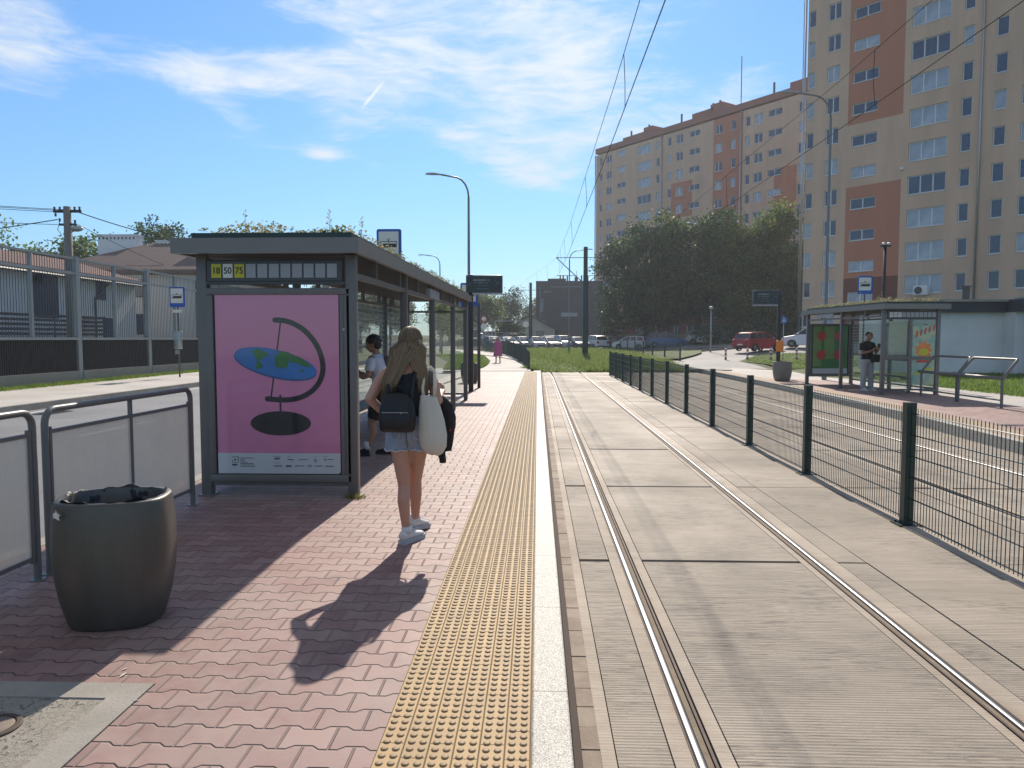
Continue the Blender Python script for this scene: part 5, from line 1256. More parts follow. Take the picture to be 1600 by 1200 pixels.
# tram poles and overhead line
def trampole(label, x, y, h, z=None):
    z = hgt(x, y) if z is None else z
    t = thing('tram_pole', label, 'tram pole', (x, y, z), 0, 'tram poles')
    mb = MB(); mb.lathe([(.22,0),(.215,h*.68),(.21,h*.681),(.165,h*.70),(.155,h)], n=16); mb.build('mast', DGREEN, t, True, 40)
    MB().lathe([(.34,0),(.34,.03),(.0005,.03)], n=16, caps=False).build('base_plate', DGREEN, t)
    return t
tp = trampole('thick black tram pole with cantilever arms in the grass beyond the slabs', 3.6, 56, 8.25)
zp = tp.location.z
def cant(t, s, X_, zr, zc, nm=''):
    mb = MB()
    mb.tube([(0,0,zr),(X_,0,zr)], .028, 6); mb.tube([(0,0,zr-2.05),(X_*1.0,0,zr-.05)], .035, 6); mb.build('cantilever', DGREY, t)
    mb = MB(); mb.tube([(X_*.30,0,zr-1.35),(X_*1.0,0,zr-1.32)], .022, 6); mb.tube([(X_*.30,0,zr-1.35),(X_*.32,0,zr-1.0)], .015, 5); mb.build('registration_arm', DGREY, t)
    MB().ball((X_,0,zr), .07, 6).build('insulator', BLACKM, t)
cant(tp, -1, -2.15, 7.45, 6.1); cant(tp, 1, 2.3, 7.45, 6.1)
mb = MB(); mb.tube([(0,0,7.45),(4.5,0,7.42)], .02, 5); mb.tube([(0,0,6.1),(4.5,0,6.1)], .02, 5); mb.build('span_wire', DGREY, tp)
tp2 = trampole('second, more distant black tram pole left of the dark building', -.86, 90, 8.1)
cant(tp2, -1, -2.6, 7.2, 5.9); cant(tp2, 1, 2.4, 7.2, 5.9)
CX = [1.45, 5.55]
def ohl(x, lab):
    # messenger and contact wire: supports at y=-30, 12.. pole at 56, next at 90 (curving left)
    xe = 1.45 if x < 3 else 5.85
    M_ = [(x,-22,6.9),(x,-2,6.45),(x-.03,14,6.28),(x-.1,32,6.35),(xe,56,7.45+zp),( -3.4 if x < 3 else 1.6,90,7.2),( -12 if x < 3 else -8,125,8)]
    C_ = [(x,-22,5.5),(x,14,5.42),(x-.05,34,5.45),(xe+.1,56,6.12+zp),(-3.3 if x < 3 else 1.7,90,6.0),(-12 if x < 3 else -8,125,7)]
    wire('messenger_wire', 'upper carrying wire over '+lab, M_, .006, 0, 'overhead tram wires', 4); wire('contact_wire', 'lower contact wire over '+lab, C_, .0075, 0, 'overhead tram wires', 4)
    def at(P, y):
        for a, b_ in zip(P[:-1], P[1:]):
            if a[1] <= y <= b_[1]: f_ = (y-a[1])/(b_[1]-a[1]); return a[0]+(b_[0]-a[0])*f_, a[2]+(b_[2]-a[2])*f_
    for k, y in enumerate((5.0,12.6,22,30.5,39,47,52,61,67,73,79,85)):
        xm, zm = at(M_, y); xc, zc_ = at(C_, y)
        o = MB().tube([(xm,y,zm),((xm+xc)/2+.02,y+.1,(zm+zc_)/2),(xc,y,zc_)], .006, 4).build('dropper_wire', BLACKM, loc=(xc,y,zc_))
        tag(o, 'vertical dropper wire over '+lab.replace(' behind the fence','')+', '+('first','second','third','fourth','fifth','sixth','seventh','eighth','ninth','tenth','eleventh','twelfth')[k]+' from the camera', 'wire', 'dropper wires')
ohl(1.45, 'the near track'); ohl(5.55, 'the far track behind the fence')

# ------------------------------------------------------------ bins
def bin_(label, loc, rz=0, s=1.0, mat_=None, group='barrel shaped litter bins'):
    t = thing('litter_bin', label, 'litter bin', loc, rz, group)
    prof = [(.235,0),(.262,.02),(.30,.15),(.325,.30),(.335,.45),(.330,.58),(.316,.70),(.312,.712),(.302,.720),(.272,.720),(.268,.712),(.262,.60)]
    MB().lathe([(r*s, z*s) for r, z in prof], n=40, sy=.86, caps=False, sup=2.7).build('body', mat_ or BINM, t, True, 60)
    MB().lathe([(.262*s,.60*s),(.0005,.5*s)], n=40, sy=.86, caps=False, sup=2.7).build('inner', BLACKM, t)
    # folded liner bag showing over the rim
    rg = random.Random(int(loc[0]*100)); n = 60; V = []; F = []
    for j, (r, z) in enumerate(((.262,.52),(.266,.62),(.269,.69),(.274,.722),(.284,.724))):
        for k in range(n):
            a = 2*math.pi*k/n; ca, sa = math.cos(a), math.sin(a); q = (abs(ca)**2.7+abs(sa)**2.7)**(-1/2.7)
            w = 1+(.02*math.sin(a*7+j)+.012*math.sin(a*17+j*2))*(1 if j < 4 else .3); zz = z+(.010*math.sin(a*5)+.008*math.sin(a*13+1) if j > 1 else 0)
            V.append((r*s*q*ca*w, r*s*q*sa*.86*w, zz*s))
    for j in range(4):
        for k in range(n): F.append((j*n+k, j*n+(k+1) % n, (j+1)*n+(k+1) % n, (j+1)*n+k))
    MB().add(V, F).build('liner_bag', pm('black_bag', (.010,.012,.018), .5, 0, .3, 12, .01, 25), t, True)
    return t
m, bs_ = newmat('brushed_grey_bin'); x, y, z = coords(); n_ = noise(vec(x, y, z), 3.2, 6, .65); f_ = noise(vec(x*60, y*60, z*2), 1, 3, .6); st_ = noise(vec(x*9, y*9, z*1.2), 1, 5, .6)
setc(bs_, scalec((.10,.093,.08), (n_-.5)*.6+(f_-.5)*.18+(st_-.5)*.5+1.0)); setv(bs_, 'Roughness', X.m('ADD', (n_-.5)*.4, .42, clamp=True)); bs_.inputs['Metallic'].default_value = .35; bump(bs_, n_*.4+f_*.1, .004); BINM = m
b1 = bin_('barrel shaped grey litter bin with black liner in the left foreground', (-2.35,3.97,0), R(12), .91); b1.scale = (1,1,1.07)
mb = MB(); rg = random.Random(8); P = []
for k in range(22): a = 2*math.pi*k/22; rr_ = .019*(1+.45*rg.uniform(-1,1)); P.append((rr_*math.cos(a)*1.2, 0, rr_*math.sin(a)))
mb.prism(P[::-1], (0,.003,0)); o = mb.build('torn_sticker', SIGNW, b1); o.location = (-.205,-.2395,.605); o.rotation_euler = (R(-3),0,R(-28))
bin_('barrel shaped grey litter bin on the footpath past the near shelter', (-2.42,26.2,0), 0, .98)
bin_('barrel shaped grey litter bin at the post of the opposite departure board', (9.1,27.7,0), 0, 1.0, pm('bin_weathered', (.20,.19,.175), .7, 0, .2, 4))

# bollards
for i, (x, y) in enumerate(((12.9,51),(14.35,50.9),(15.9,50.8),(17.6,50.7))):
    t = thing('bollard', ('leftmost red and white bollard, left of the red car','second bollard from the left, in front of the rear of the red car','third bollard from the left, in front of the red car bonnet','rightmost bollard, next to the white car')[i], 'bollard', (x, y, hgt(x, y)+.02), 0, 'red and white bollards')
    mb = MB(); mb.lathe([(.075,0),(.075,.80),(.05,.86),(.0005,.87)], n=12, caps=False); p = mb.build('post', REDP, t, True, 50)
    for z in (.18,.46,.70): MB().lathe([(.0785,z),(.0785,z+.13)], n=12, caps=False).build('white_band', WHITEP, p, True)
og = thing('orange_barrier', 'small orange plastic barrier on the far left path', 'barrier', (-6.7,73,hgt(-6.7,73)))
mb = MB(); mb.bbox(-.3,.3,-.1,.1,.1,.95,.04); mb.build('panel', ORANGE, og); MB().box(-.32,.32,-.2,.2,0,.1).build('foot', BLACKM, og)

# ------------------------------------------------------------ cars
CHROME = pm('chrome', (.6,.6,.6), .2, 1); LRED = pm('tail_light', (.35,.01,.01), .2, 0, .1, 5, coat=.8); LWH = pm('head_light', (.6,.62,.65), .12, 0, .1, 5, coat=1)
CGL = pm('car_glass', (.02,.028,.035), .05, 0, .2, 2, spec=.9); HUB = pm('wheel_rim', (.40,.41,.42), .35, .7)
def carpaint(name, c): return pm(name, c, .4, .0, .04, 2, coat=.45)
def car_meshes(kind):
    """hatch / estate / suv. x = length, front at +x"""
    L, Wd, H = {'hatch': (4.0,1.72,1.48), 'saloon': (4.5,1.78,1.44), 'suv': (4.4,1.82,1.62)}[kind]; w = Wd/2; h = H
    low = [(-L/2+.06,.30),(-L/2,.50),(-L/2+.03,.80),(-L/2+.14,h*.66),(-L*.3,h*.67),(L*.14,h*.66),(L*.30,h*.60),(L/2-.16,h*.52),(L/2-.02,h*.40),(L/2,.42),(L/2-.06,.26)]
    if kind == 'saloon': low = [(-L/2+.06,.30),(-L/2,.50),(-L/2+.02,.84),(-L/2+.2,.93),(-L*.28,.95),(L*.14,.93),(L*.30,.86),(L/2-.16,.72),(L/2-.02,.56),(L/2,.42),(L/2-.06,.26)]
    def arch(x0):
        return [(x0+.37*math.cos(R(a)), .28+.37*math.sin(R(a))) for a in range(0, 181, 20)]
    fx, bx_ = L/2-.80, -L/2+.74
    prof = low+[(fx+.38,.20)]+arch(fx)+[(fx-.38,.19),(bx_+.38,.19)]+arch(bx_)+[(bx_-.38,.24)]
    body = MB(); n = len(prof); V = []; F = []
    for t_, ins in ((-1,.07),(-.93,.0),(-.5,-.015),(.5,-.015),(.93,.0),(1,.07)):
        for (x, z) in prof:
            cx_, cz_ = 0, .55; k = 1-ins*.55; zz = cz_+(z-cz_)*(1-ins*1.1); bulge = 1-.06*max(0, (z-.75))/.4
            V.append((x*(1-ins*.25)*(1 if abs(t_) < .9 else 1)-0*(1-abs(t_)), t_*w*bulge, zz))
    for j in range(5):
        for k in range(n): F.append((j*n+k, j*n+(k+1) % n, (j+1)*n+(k+1) % n, (j+1)*n+k))
    F += [tuple(range(n)), tuple(5*n+k for k in range(n))[::-1]]
    body.add(V, F)
    zb = h*.655
    if kind == 'hatch': cab = [(-L/2+.16,zb),(-L/2+.42,h*.93),(-L/2+.75,h*.985),(0,h),(L*.08,h*.97),(L*.30,zb-.06)]
    elif kind == 'saloon': cab = [(-L*.36,zb),(-L*.20,h*.95),(-L*.05,h*.995),(L*.03,h),(L*.09,h*.97),(L*.29,zb-.06)]
    else: cab = [(-L/2+.14,zb),(-L/2+.34,h*.93),(-L/2+.6,h*.985),(-.1,h),(L*.08,h*.97),(L*.27,zb-.04)]
    def half(z): return w*(.93-.26*max(0, z-zb)/(h-zb))
    glass = MB(); V = []; m_ = len(cab)
    for s_ in (-1, 1):
        for (x, z) in cab: V.append((x, s_*half(z), z-.012))
    glass.add(V, [tuple(range(m_)), tuple(range(m_, 2*m_))[::-1]]+[(k, (k+1) % m_, m_+(k+1) % m_, m_+k) for k in range(m_)])
    roof = MB(); rp = cab[1:5]
    V = []
    for (x, z) in rp:
        for t_ in (-1,-.85,0,.85,1): V.append((x, t_*(half(z)+.012), z+(.0 if abs(t_) == 1 else .018)))
    for (x, z) in rp:
        for t_ in (-1, 1): V.append((x, t_*(half(z)+.012), z-.07))
    F = [(a*5+b_, a*5+b_+1, (a+1)*5+b_+1, (a+1)*5+b_) for a in range(3) for b_ in range(4)]
    F += [(a*5, (a+1)*5, 20+(a+1)*2, 20+a*2) for a in range(3)]+[(a*5+4, 20+a*2+1, 20+(a+1)*2+1, (a+1)*5+4) for a in range(3)]
    roof.add(V, F)
    for (a, b_, r_) in ((cab[0],cab[1],.05),(cab[5],cab[4],.035)):
        for s_ in (-1, 1): roof.tube([(a[0],s_*half(a[1])*1.0,a[1]-.02),(b_[0],s_*half(b_[1]),b_[1]-.01)], r_, 6)
    for x in (L*.02-.25, -L*.22):
        for s_ in (-1,1): roof.tube([(x,s_*(half(zb)+.004),zb-.02),(x+.06*(1 if x > -.3 else -1)*0+x*0,s_*(half(h*.97)+.004),h*.96)], .032, 5)
    return dict(L=L, w=w, h=h, fx=fx, bx=bx_, zb=zb, body=body, glass=glass, roof=roof)
_car = {}
def car(kind, paint, label, loc, rz, name='parked_car', group='cars parked beyond the grass', z=None):
    key = (kind, paint.name)
    if key in _car: return copy_tree(_car[key], label, (loc[0], loc[1], (hgt(*loc)+.085) if z is None else z), rz)
    D = car_meshes(kind); t = thing(name, label, 'car', (loc[0], loc[1], (hgt(*loc)+.085) if z is None else z), rz, group)
    L, w, h = D['L'], D['w'], D['h']
    D['body'].build('body', paint, t, True, 35); D['glass'].build('windows', CGL, t, True, 30); D['roof'].build('roof', paint, t, True, 40)
    for x in (D['fx'], D['bx']):
        for s_ in (-1, 1):
            T = Matrix.Translation((x, s_*(w-.10), .30)) @ Matrix.Rotation(R(90)*s_*-1, 4, 'X')
            o = MB().lathe([(.20,-.1),(.29,-.1),(.305,-.07),(.305,.07),(.29,.10),(.20,.10)], n=24, caps=False).build('wheel', RUBBER, t, True, 40); o.matrix_local = T
            r_ = MB(); r_.lathe([(.205,.02),(.21,.09),(.19,.095)], n=20, caps=False); r_.lathe([(.05,.05),(.05,.09),(.0005,.09)], n=10, caps=False); r_.lathe([(.19,.03),(.0005,.03)], n=20, caps=False, mi=1)
            for q in range(5): a = 2*math.pi*q/5; r_.cbox((.12*math.cos(a),.12*math.sin(a),.07), (.16,.045,.03), 0, rz=a)
            r_.build('rim', [HUB, BLACKM], o, True, 40)
    for s_ in (-1, 1):
        MB().bbox(-L/2-.012, -L/2+.16, min(s_*w*.60, s_*(w-.02)), max(s_*w*.60, s_*(w-.02)), .66, .90, .03).build('tail_light', LRED, t, True, 30)
        MB().bbox(L/2-.34, L/2-.03, min(s_*w*.58, s_*(w-.05)), max(s_*w*.58, s_*(w-.05)), .58, .72, .03).build('headlight', LWH, t, True, 30)
        MB().ball((L*.20, s_*(w+.05), D['zb']+.03), (.07,.10,.06), 6).build('wing_mirror', paint, t, True)
    for x in (-L/2-.013, L/2-.01): MB().box(x-.006, x+.008, -.26, .26, .46, .57).build('number_plate', SIGNW, t)
    mb = MB(); mb.bbox(L/2-.05,L/2+.008,-w*.55,w*.55,.36,.50,.01); mb.build('grille', BLACKM, t); MB().bbox(-L/2-.008,-L/2+.05,-w*.8,w*.8,.26,.38,.01).build('bumper_insert', BLACKM, t)
    _car[key] = t; return t
SIL = carpaint('silver_car', (.42,.44,.46)); DKC = carpaint('dark_grey_car', (.05,.055,.065)); WHC = carpaint('white_car', (.72,.73,.74)); BLC = carpaint('blue_car', (.05,.12,.25)); RDC = carpaint('red_car', (.38,.012,.02)); LBC = carpaint('pale_blue_car', (.18,.30,.42)); GRC = carpaint('grey_car', (.20,.21,.22))
def PX(px, Y): return (px-840)/1150*Y
row = [(770,LBC,'hatch','pale blue hatchback, leftmost of the parked row, by the second tram pole'),(792,SIL,'saloon','silver saloon right of the pale blue hatchback in the parked row'),(816,GRC,'hatch','grey hatchback, third from the left in the parked row'),(836,SIL,'hatch','silver hatchback just right of the second tram pole'),
       (858,GRC,'saloon','grey saloon in the middle of the parked row'),(880,SIL,'suv','silver high car left of the slim street lamp'),(900,DKC,'saloon','dark saloon between the slim lamp and the thick tram pole'),(927,WHC,'suv','white high car right of the thick tram pole'),
       (950,DKC,'saloon','dark saloon facing us left of the white end car'),(966,BLC,'hatch','dark blue hatchback tucked behind the dark saloon')]
for i, (px, pt, kd, lab) in enumerate(row):
    Y = 90+(i % 3)*.5+(2.8 if i == 9 else 0); car(kd, pt, lab, (PX(px, Y), Y), R(-68+(i*7 % 5)*1.2-(180 if i in (7,8) else 0)))
car('hatch', WHC, 'white hatchback at the right end of the parked row', (PX(985,84), 84), R(152))
# second row and others
for i, (px, Y, pt, kd, a, lab) in enumerate(((870,97,WHC,'suv',5,'white car roof showing behind the parked row, left of the lamp'),(905,97.5,SIL,'saloon',0,'silver car behind the parked row by the thick pole'),(842,97.5,WHC,'hatch',0,'white car behind the parked row near the second pole'),
      (776,112,WHC,'suv',20,'white car at the far left behind the pink dressed person'),(740,118,DKC,'hatch',0,'dark red brown shadowed car seen left of the departure post'),(805,106,SIL,'suv',40,'silver car by the hedge left of the second pole'),
      (1040,82,BLC,'suv',0,'dark blue car in the shade under the left tree'),(1096,81.5,SIL,'hatch',0,'grey silver car in the shade behind the plain lamp post'),(1118,82,LBC,'saloon',180,'pale car in the tree shade left of the red car'))):
    car(kd, pt, lab, (PX(px, Y), Y), R(a), group='other cars in the distance')
car('hatch', RDC, 'bright red hatchback at the road beyond the bollards', (PX(1180,58.5), 58.6), R(33), group='other cars in the distance')
car('suv', WHC, 'white car half hidden behind the opposite shelter', (PX(1262,60), 60), R(150), group='other cars in the distance')

# ------------------------------------------------------------ people
def remesh(mb, name, mats, parent, voxel=.009, smooth=3, **kw):
    me = mb.mesh(name, mats); o = bpy.data.objects.new(name+'_src', me); COL.objects.link(o)
    m1 = o.modifiers.new('r', 'REMESH'); m1.mode = 'VOXEL'; m1.voxel_size = voxel; m1.use_smooth_shade = True
    m2 = o.modifiers.new('s', 'SMOOTH'); m2.factor = .5; m2.iterations = smooth
    bpy.context.view_layer.update(); me2 = bpy.data.meshes.new_from_object(o.evaluated_get(bpy.context.evaluated_depsgraph_get()))
    bpy.data.objects.remove(o); me2.name = name; me2.materials.clear()
    for m in (mats if isinstance(mats, (list, tuple)) else [mats]): me2.materials.append(m)
    me2.polygons.foreach_set('use_smooth', [True]*len(me2.polygons))
    q = bpy.data.objects.new(name, me2); COL.objects.link(q); q.parent = parent
    for k, v in kw.items(): q[k] = v
    return q
def limb(mb, P):
    """P: (x,y,z,r) joints"""
    Q = []
    for i in range(len(P)-1):
        for k in range(4): f_ = k/4; Q.append([P[i][j]*(1-f_)+P[i+1][j]*f_ for j in range(4)])
    Q.append(list(P[-1])); mb.tube([q[:3] for q in Q], [q[3] for q in Q], 12)
    for q in (P[0], P[-1]): mb.ball(q[:3], q[3]*.98, 7)
    for q in P[1:-1]: mb.ball(q[:3], q[3]*1.0, 7)
def hand(mb, w, d, side, palm_n, L=.175, curl=.5):
    """w wrist, d pointing direction of the hand, side = thumb side direction, palm_n = palm normal (fingers curl towards it)"""
    w, d, s_, n = Vector(w), Vector(d).normalized(), Vector(side).normalized(), Vector(palm_n).normalized()
    pl = L*.52
    for t_ in (-1.0,-.33,.33,1.0): mb.tube([w, w+d*pl*.5+s_*.020*t_, w+d*pl+s_*.028*t_], [.018,.014,.0115], 8)
    for k, (t_, ln) in enumerate(((1.0,.066),(.33,.076),(-.33,.072),(-1.0,.056))):
        b_ = w+d*pl+s_*.028*t_; P = [b_]; dd = d.copy()
        for seg in (.45,.32,.23):
            dd = (dd+n*curl*(.55+.1*k)).normalized(); P.append(P[-1]+dd*ln*seg)
        mb.tube(P, [.0098,.0092,.0086,.0072], 8); mb.ball(P[-1], .0074, 5)
    b_ = w+d*pl*.3+s_*.024; P = [b_, b_+(d*.5+s_*.75+n*.25).normalized()*.032, b_+(d*.85+s_*.75+n*.5).normalized()*.062]
    mb.tube(P, [.0135,.0115,.009], 8); mb.ball(P[-1], .009, 5)
def head(mb, c, r=.098, face=(0,1,0)):
    """skull, jaw, nose, ears; returns face basis"""
    c = Vector(c); f = Vector(face).normalized(); u = Vector((0,0,1)); u = (u-f*u.dot(f)).normalized(); s_ = f.cross(u)
    t = MB(); t.ball((0,0,.02), (.075,.095,.098), 12); t.ball((0,.022,-.045), (.056,.066,.062), 10); t.ball((0,.048,-.078), (.028,.028,.026), 8)
    t.tube([(0,.082,.022),(0,.105,-.018)], [.009,.014], 8); t.ball((0,.098,-.022), .014, 6); t.ball((0,.083,-.052), (.022,.012,.010), 6)
    for q in (-1,1): t.ball((q*.077,-.002,-.005), (.010,.019,.030), 7); t.ball((q*.016,.092,-.024), .008, 5)
    k = r/.098
    for p in t.v: pass
    mb.add([c+s_*p[0]*k+f*p[1]*k+u*p[2]*k for p in t.v], t.f)
    return c, s_, f, u, k
def eyes(root, hb, name='eye'):
    c, s_, f, u, k = hb
    for q in (-1,1):
        p = c+s_*.032*q*k+f*.086*k+u*.012*k
        mb = MB(); mb.ball(p, (.012*k,)*3, 6); mb.build('eye', WHITEP, root, True); 
        mb = MB(); mb.ball(p+f*.0075*k, (.0062*k,)*3, 5); mb.build('iris', BLACKM, root, True)
        mb = MB(); mb.tube([p+u*.022*k-s_*.017*k, p+u*.027*k+f*.004, p+u*.022*k+s_*.017*k], .0028*k, 5); mb.build('eyebrow', pm('eyebrow', (.05,.03,.02), .8), root)
    mb = MB(); m0 = c+f*.093*k-u*.052*k; mb.tube([m0-s_*.022*k-f*.008, m0, m0+s_*.022*k-f*.008], [.003,.0055,.003], 6); mb.build('mouth', pm('lips', (.35,.12,.10), .5), root)
SKIN = None
def skinmat(name, c):
    m, bs = newmat(name); x, y, z = coords(); n = noise(vec(x, y, z), 9, 4, .6)
    setc(bs, scalec(c, (n-.5)*.22+1.0)); bs.inputs['Roughness'].default_value = .5; bs.inputs['Subsurface Weight'].default_value = .12; bs.inputs['Subsurface Radius'].default_value = (.01,.004,.002); bs.inputs['Subsurface Scale'].default_value = 1
    bump(bs, noise(vec(x, y, z), 160, 3, .6), .0006); return m
SK1 = skinmat('fair_skin', (.50,.27,.185)); SK2 = skinmat('tan_skin', (.36,.19,.12))
def cloth(name, c, rough=.85, var=.15, fold=.012, scale=5): 
    m, bs = newmat(name); x, y, z = coords(); a = noise(vec(x*1.0, y*1.0, z*.45), scale*2.4, 4, .55, .6); b_ = noise(vec(x, y, z), 420, 2, .5)
    setc(bs, scalec(c, (a-.5)*2*var+(b_-.5)*.2+1.0)); bs.inputs['Roughness'].default_value = rough; bs.inputs['Sheen Weight'].default_value = .2 if max(c) > .1 else 0
    bump(bs, a+b_*.02, fold); return m
DENIM = cloth('pale_denim', (.25,.30,.37), .85, .25, .02); NAVY = cloth('navy_cloth', (.010,.016,.026), .8); BLACKC = cloth('black_cloth', (.010,.010,.012), .85); CANVAS = cloth('cream_canvas', (.60,.56,.48), .9, .08, .015, 3)
WHT = cloth('pale_tshirt', (.55,.60,.70), .85, .06, .02); PINK = cloth('pink_dress', (.48,.10,.24), .8, .1, .03); GREYT = cloth('light_grey_trousers', (.42,.43,.45), .85, .08, .02); SOCK = cloth('white_sock', (.7,.7,.7)); SHOEW = pm('white_leather', (.66,.65,.62), .5, 0, .08, 20); SHOES = pm('grey_mesh_shoe', (.42,.43,.44), .7, 0, .2, 60)
def shoe(root, heel, toe, mat_u, mat_s, h=.085, w=.042, pitch=0.0):
    """heel and toe: points on the ground; sneaker with sole and laces"""
    a = Vector(heel); b_ = Vector(toe); d = (b_-a); L = d.length; d.normalize(); s_ = d.cross(Vector((0,0,1))).normalized(); u = s_.cross(d)
    def tr(M): M.v = [tuple(a+d*p[0]+s_*p[1]+u*p[2]) for p in M.v]; return M
    up = MB(); secs = [(0,.6,.075),(.03,.85,h),(.07,.92,h*.98),(.12,.95,h*.78),(.17,1.05,h*.62),(.215,1.05,h*.5),(.25,.8,h*.40),(.268,.35,h*.3)]
    V = []; F = []; n = 14
    for (x, ww, hh) in secs:
        for k in range(n): t_ = 2*math.pi*k/n; V.append((x*L/.27, math.cos(t_)*w*ww, .022+hh*.5+math.sin(t_)*hh*.5))
    for i in range(len(secs)-1):
        for k in range(n): F.append((i*n+k, i*n+(k+1) % n, (i+1)*n+(k+1) % n, (i+1)*n+k))
    F += [tuple(range(n))[::-1], tuple((len(secs)-1)*n+k for k in range(n))]
    up.add(V, F); o = tr(up).build('shoe', mat_u, root, True)
    so = MB(); P = [(0,.7),(-.01,.0)]; ol = [(-.012,0),(.0,.75),(.06,.95),(.13,.88),(.2,1.12),(.25,.95),(.278,.4),(.282,0)]
    pts = [(x*L/.27, w*q*1.06, 0) for x, q in ol]+[(x*L/.27, -w*q*1.06, 0) for x, q in ol[::-1][1:-1]]
    so.prism(pts, (0,0,.034)); tr(so).build('sole', mat_s, o)
    la = MB()
    for k in range(4): x = .10+.024*k; la.tube([(x,-.022,.022+h*(.92-.13*k)),(x+.008,0,.03+h*(.95-.13*k)),(x,.022,.022+h*(.92-.13*k))], .0035, 5)
    tr(la).build('laces', WHITEP, o); return o
# --- woman seen from behind
wm = thing('person', 'woman from behind with long fair hair, denim shorts and white trainers walking along the platform', 'person', (-.995,5.55,0))
H_ = (.035,.0,1.527)
mb = MB()
legs = [[(-.07,.03,.88,.090),(-.058,.03,.72,.075),(-.028,.02,.44,.047),(-.026,-.02,.33,.049),(-.010,-.01,.10,.030),(-.008,0,.07,.032)],
        [(.088,.04,.88,.090),(.072,.08,.72,.075),(.034,.18,.45,.047),(.032,.19,.34,.049),(.010,.29,.12,.031),(.008,.30,.08,.034)]]
for lg in legs: limb(mb, lg)
torso = [(.012,.035,.84,.13,.095),(.012,.03,.88,.155,.108),(.012,.03,.93,.160,.11),(.015,.03,1.04,.125,.085),(.015,.03,1.14,.137,.095),(.01,.03,1.24,.157,.098),(.008,.02,1.31,.158,.08),(.01,.01,1.345,.12,.062),(.018,.0,1.365,.06,.052),(.022,.0,1.42,.045,.046),(.03,.0,1.47,.045,.048)]
mb.loft(torso, 24)
hb = head(mb, H_, .098, (.30,1,-.10))
aL = [(-.150,.02,1.305,.050),(-.215,-.0,1.235,.043),(-.262,-.03,1.14,.038),(-.275,-.04,1.115,.037),(-.215,.0,1.045,.034),(-.145,.03,.975,.026),(-.13,.035,.955,.025)]
limb(mb, aL); hand(mb, (-.13,.035,.957), (.75,.35,-.45), (.2,.9,.3), (.3,-.2,-.9), .16, .3)
aR = [(.165,.02,1.300,.050),(.205,.02,1.22,.044),(.228,.0,1.13,.040),(.232,.0,1.10,.038),(.24,.10,1.09,.034),(.235,.20,1.13,.026)]
limb(mb, aR); hand(mb, (.235,.20,1.13), (-.1,.9,.45), (-.9,0,.2), (-.3,.3,.8), .16, .7)
remesh(mb, 'body', SK1, wm, .008, 3)
eyes(wm, hb)
# shorts: hip loft plus two leg cuffs joined
mb = MB(); mb.ball((.010,.04,.80), (.125,.10,.07), 10); mb.loft([(.012,.033,.80,.155,.112),(.012,.03,.85,.172,.126),(.012,.03,.88,.176,.130),(.012,.03,.94,.168,.120),(.012,.03,.985,.150,.106)], 26)
mb.tube([(-.078,.03,.85),(-.080,.030,.79),(-.079,.030,.725)], [.092,.096,.097], 16); mb.tube([(.092,.045,.85),(.096,.055,.79),(.099,.068,.725)], [.092,.096,.097], 16)
sh = remesh(mb, 'shorts', DENIM, wm, .008, 4)
mb = MB()
for cx, cy, cz in ((-.079,.030,.722),(.099,.068,.722)):
    P = [(cx+.096*math.cos(2*math.pi*k/28)*(1+.02*math.sin(k*3)), cy+.096*math.sin(2*math.pi*k/28), cz+.006*math.sin(k*1.7)) for k in range(29)]; mb.tube(P, .007, 6, caps=False)
mb.build('hem', cloth('denim_fray', (.50,.53,.56), .9, .2, .01), sh, True)
mb = MB(); mb.tube([(.012,-.101,.93),(.012,-.102,.86),(.011,-.076,.79),(.011,-.03,.745)], .0045, 6); mb.build('seam', cloth('denim_seam', (.10,.12,.15), .9, .2, .01), sh)
mb = MB()
for s_ in (-1, 1): mb.tube([(.012+s_*.125,-.058,.90),(.012+s_*.055,-.098,.905),(.012+s_*.055,-.099,.83),(.012+s_*.09,-.085,.81),(.012+s_*.125,-.060,.83),(.012+s_*.125,-.058,.90)], .0028, 5)
mb.build('pocket_stitching', cloth('denim_fray', (.50,.53,.56), .9, .2, .01), sh)
mb = MB(); mb.loft([(.012,.03,.965,.152,.104),(.014,.03,1.04,.134,.094),(.015,.03,1.14,.146,.104),(.012,.03,1.22,.160,.108),(.014,.03,1.27,.158,.100),(.02,.02,1.325,.12,.075)], 26)
mb.tube([(.085,.10,1.24),(.10,.05,1.345),(.10,-.03,1.335),(.07,-.075,1.24)], [.034,.03,.03,.04], 10); mb.tube([(-.06,.10,1.24),(-.075,.05,1.355),(-.07,-.03,1.335),(-.03,-.078,1.24)], [.02,.018,.018,.03], 10)
remesh(mb, 'top', NAVY, wm, .008, 3)
mb = MB(); mb.loft([(.165,.02,1.215,.062,.062),(.168,.02,1.26,.066,.066),(.155,.02,1.325,.052,.058),(.13,.02,1.352,.03,.04)], 16); remesh(mb, 'sleeve', cloth('patterned_cloth', (.10,.10,.09), .8, .6, .005, 12), wm, .008, 2)
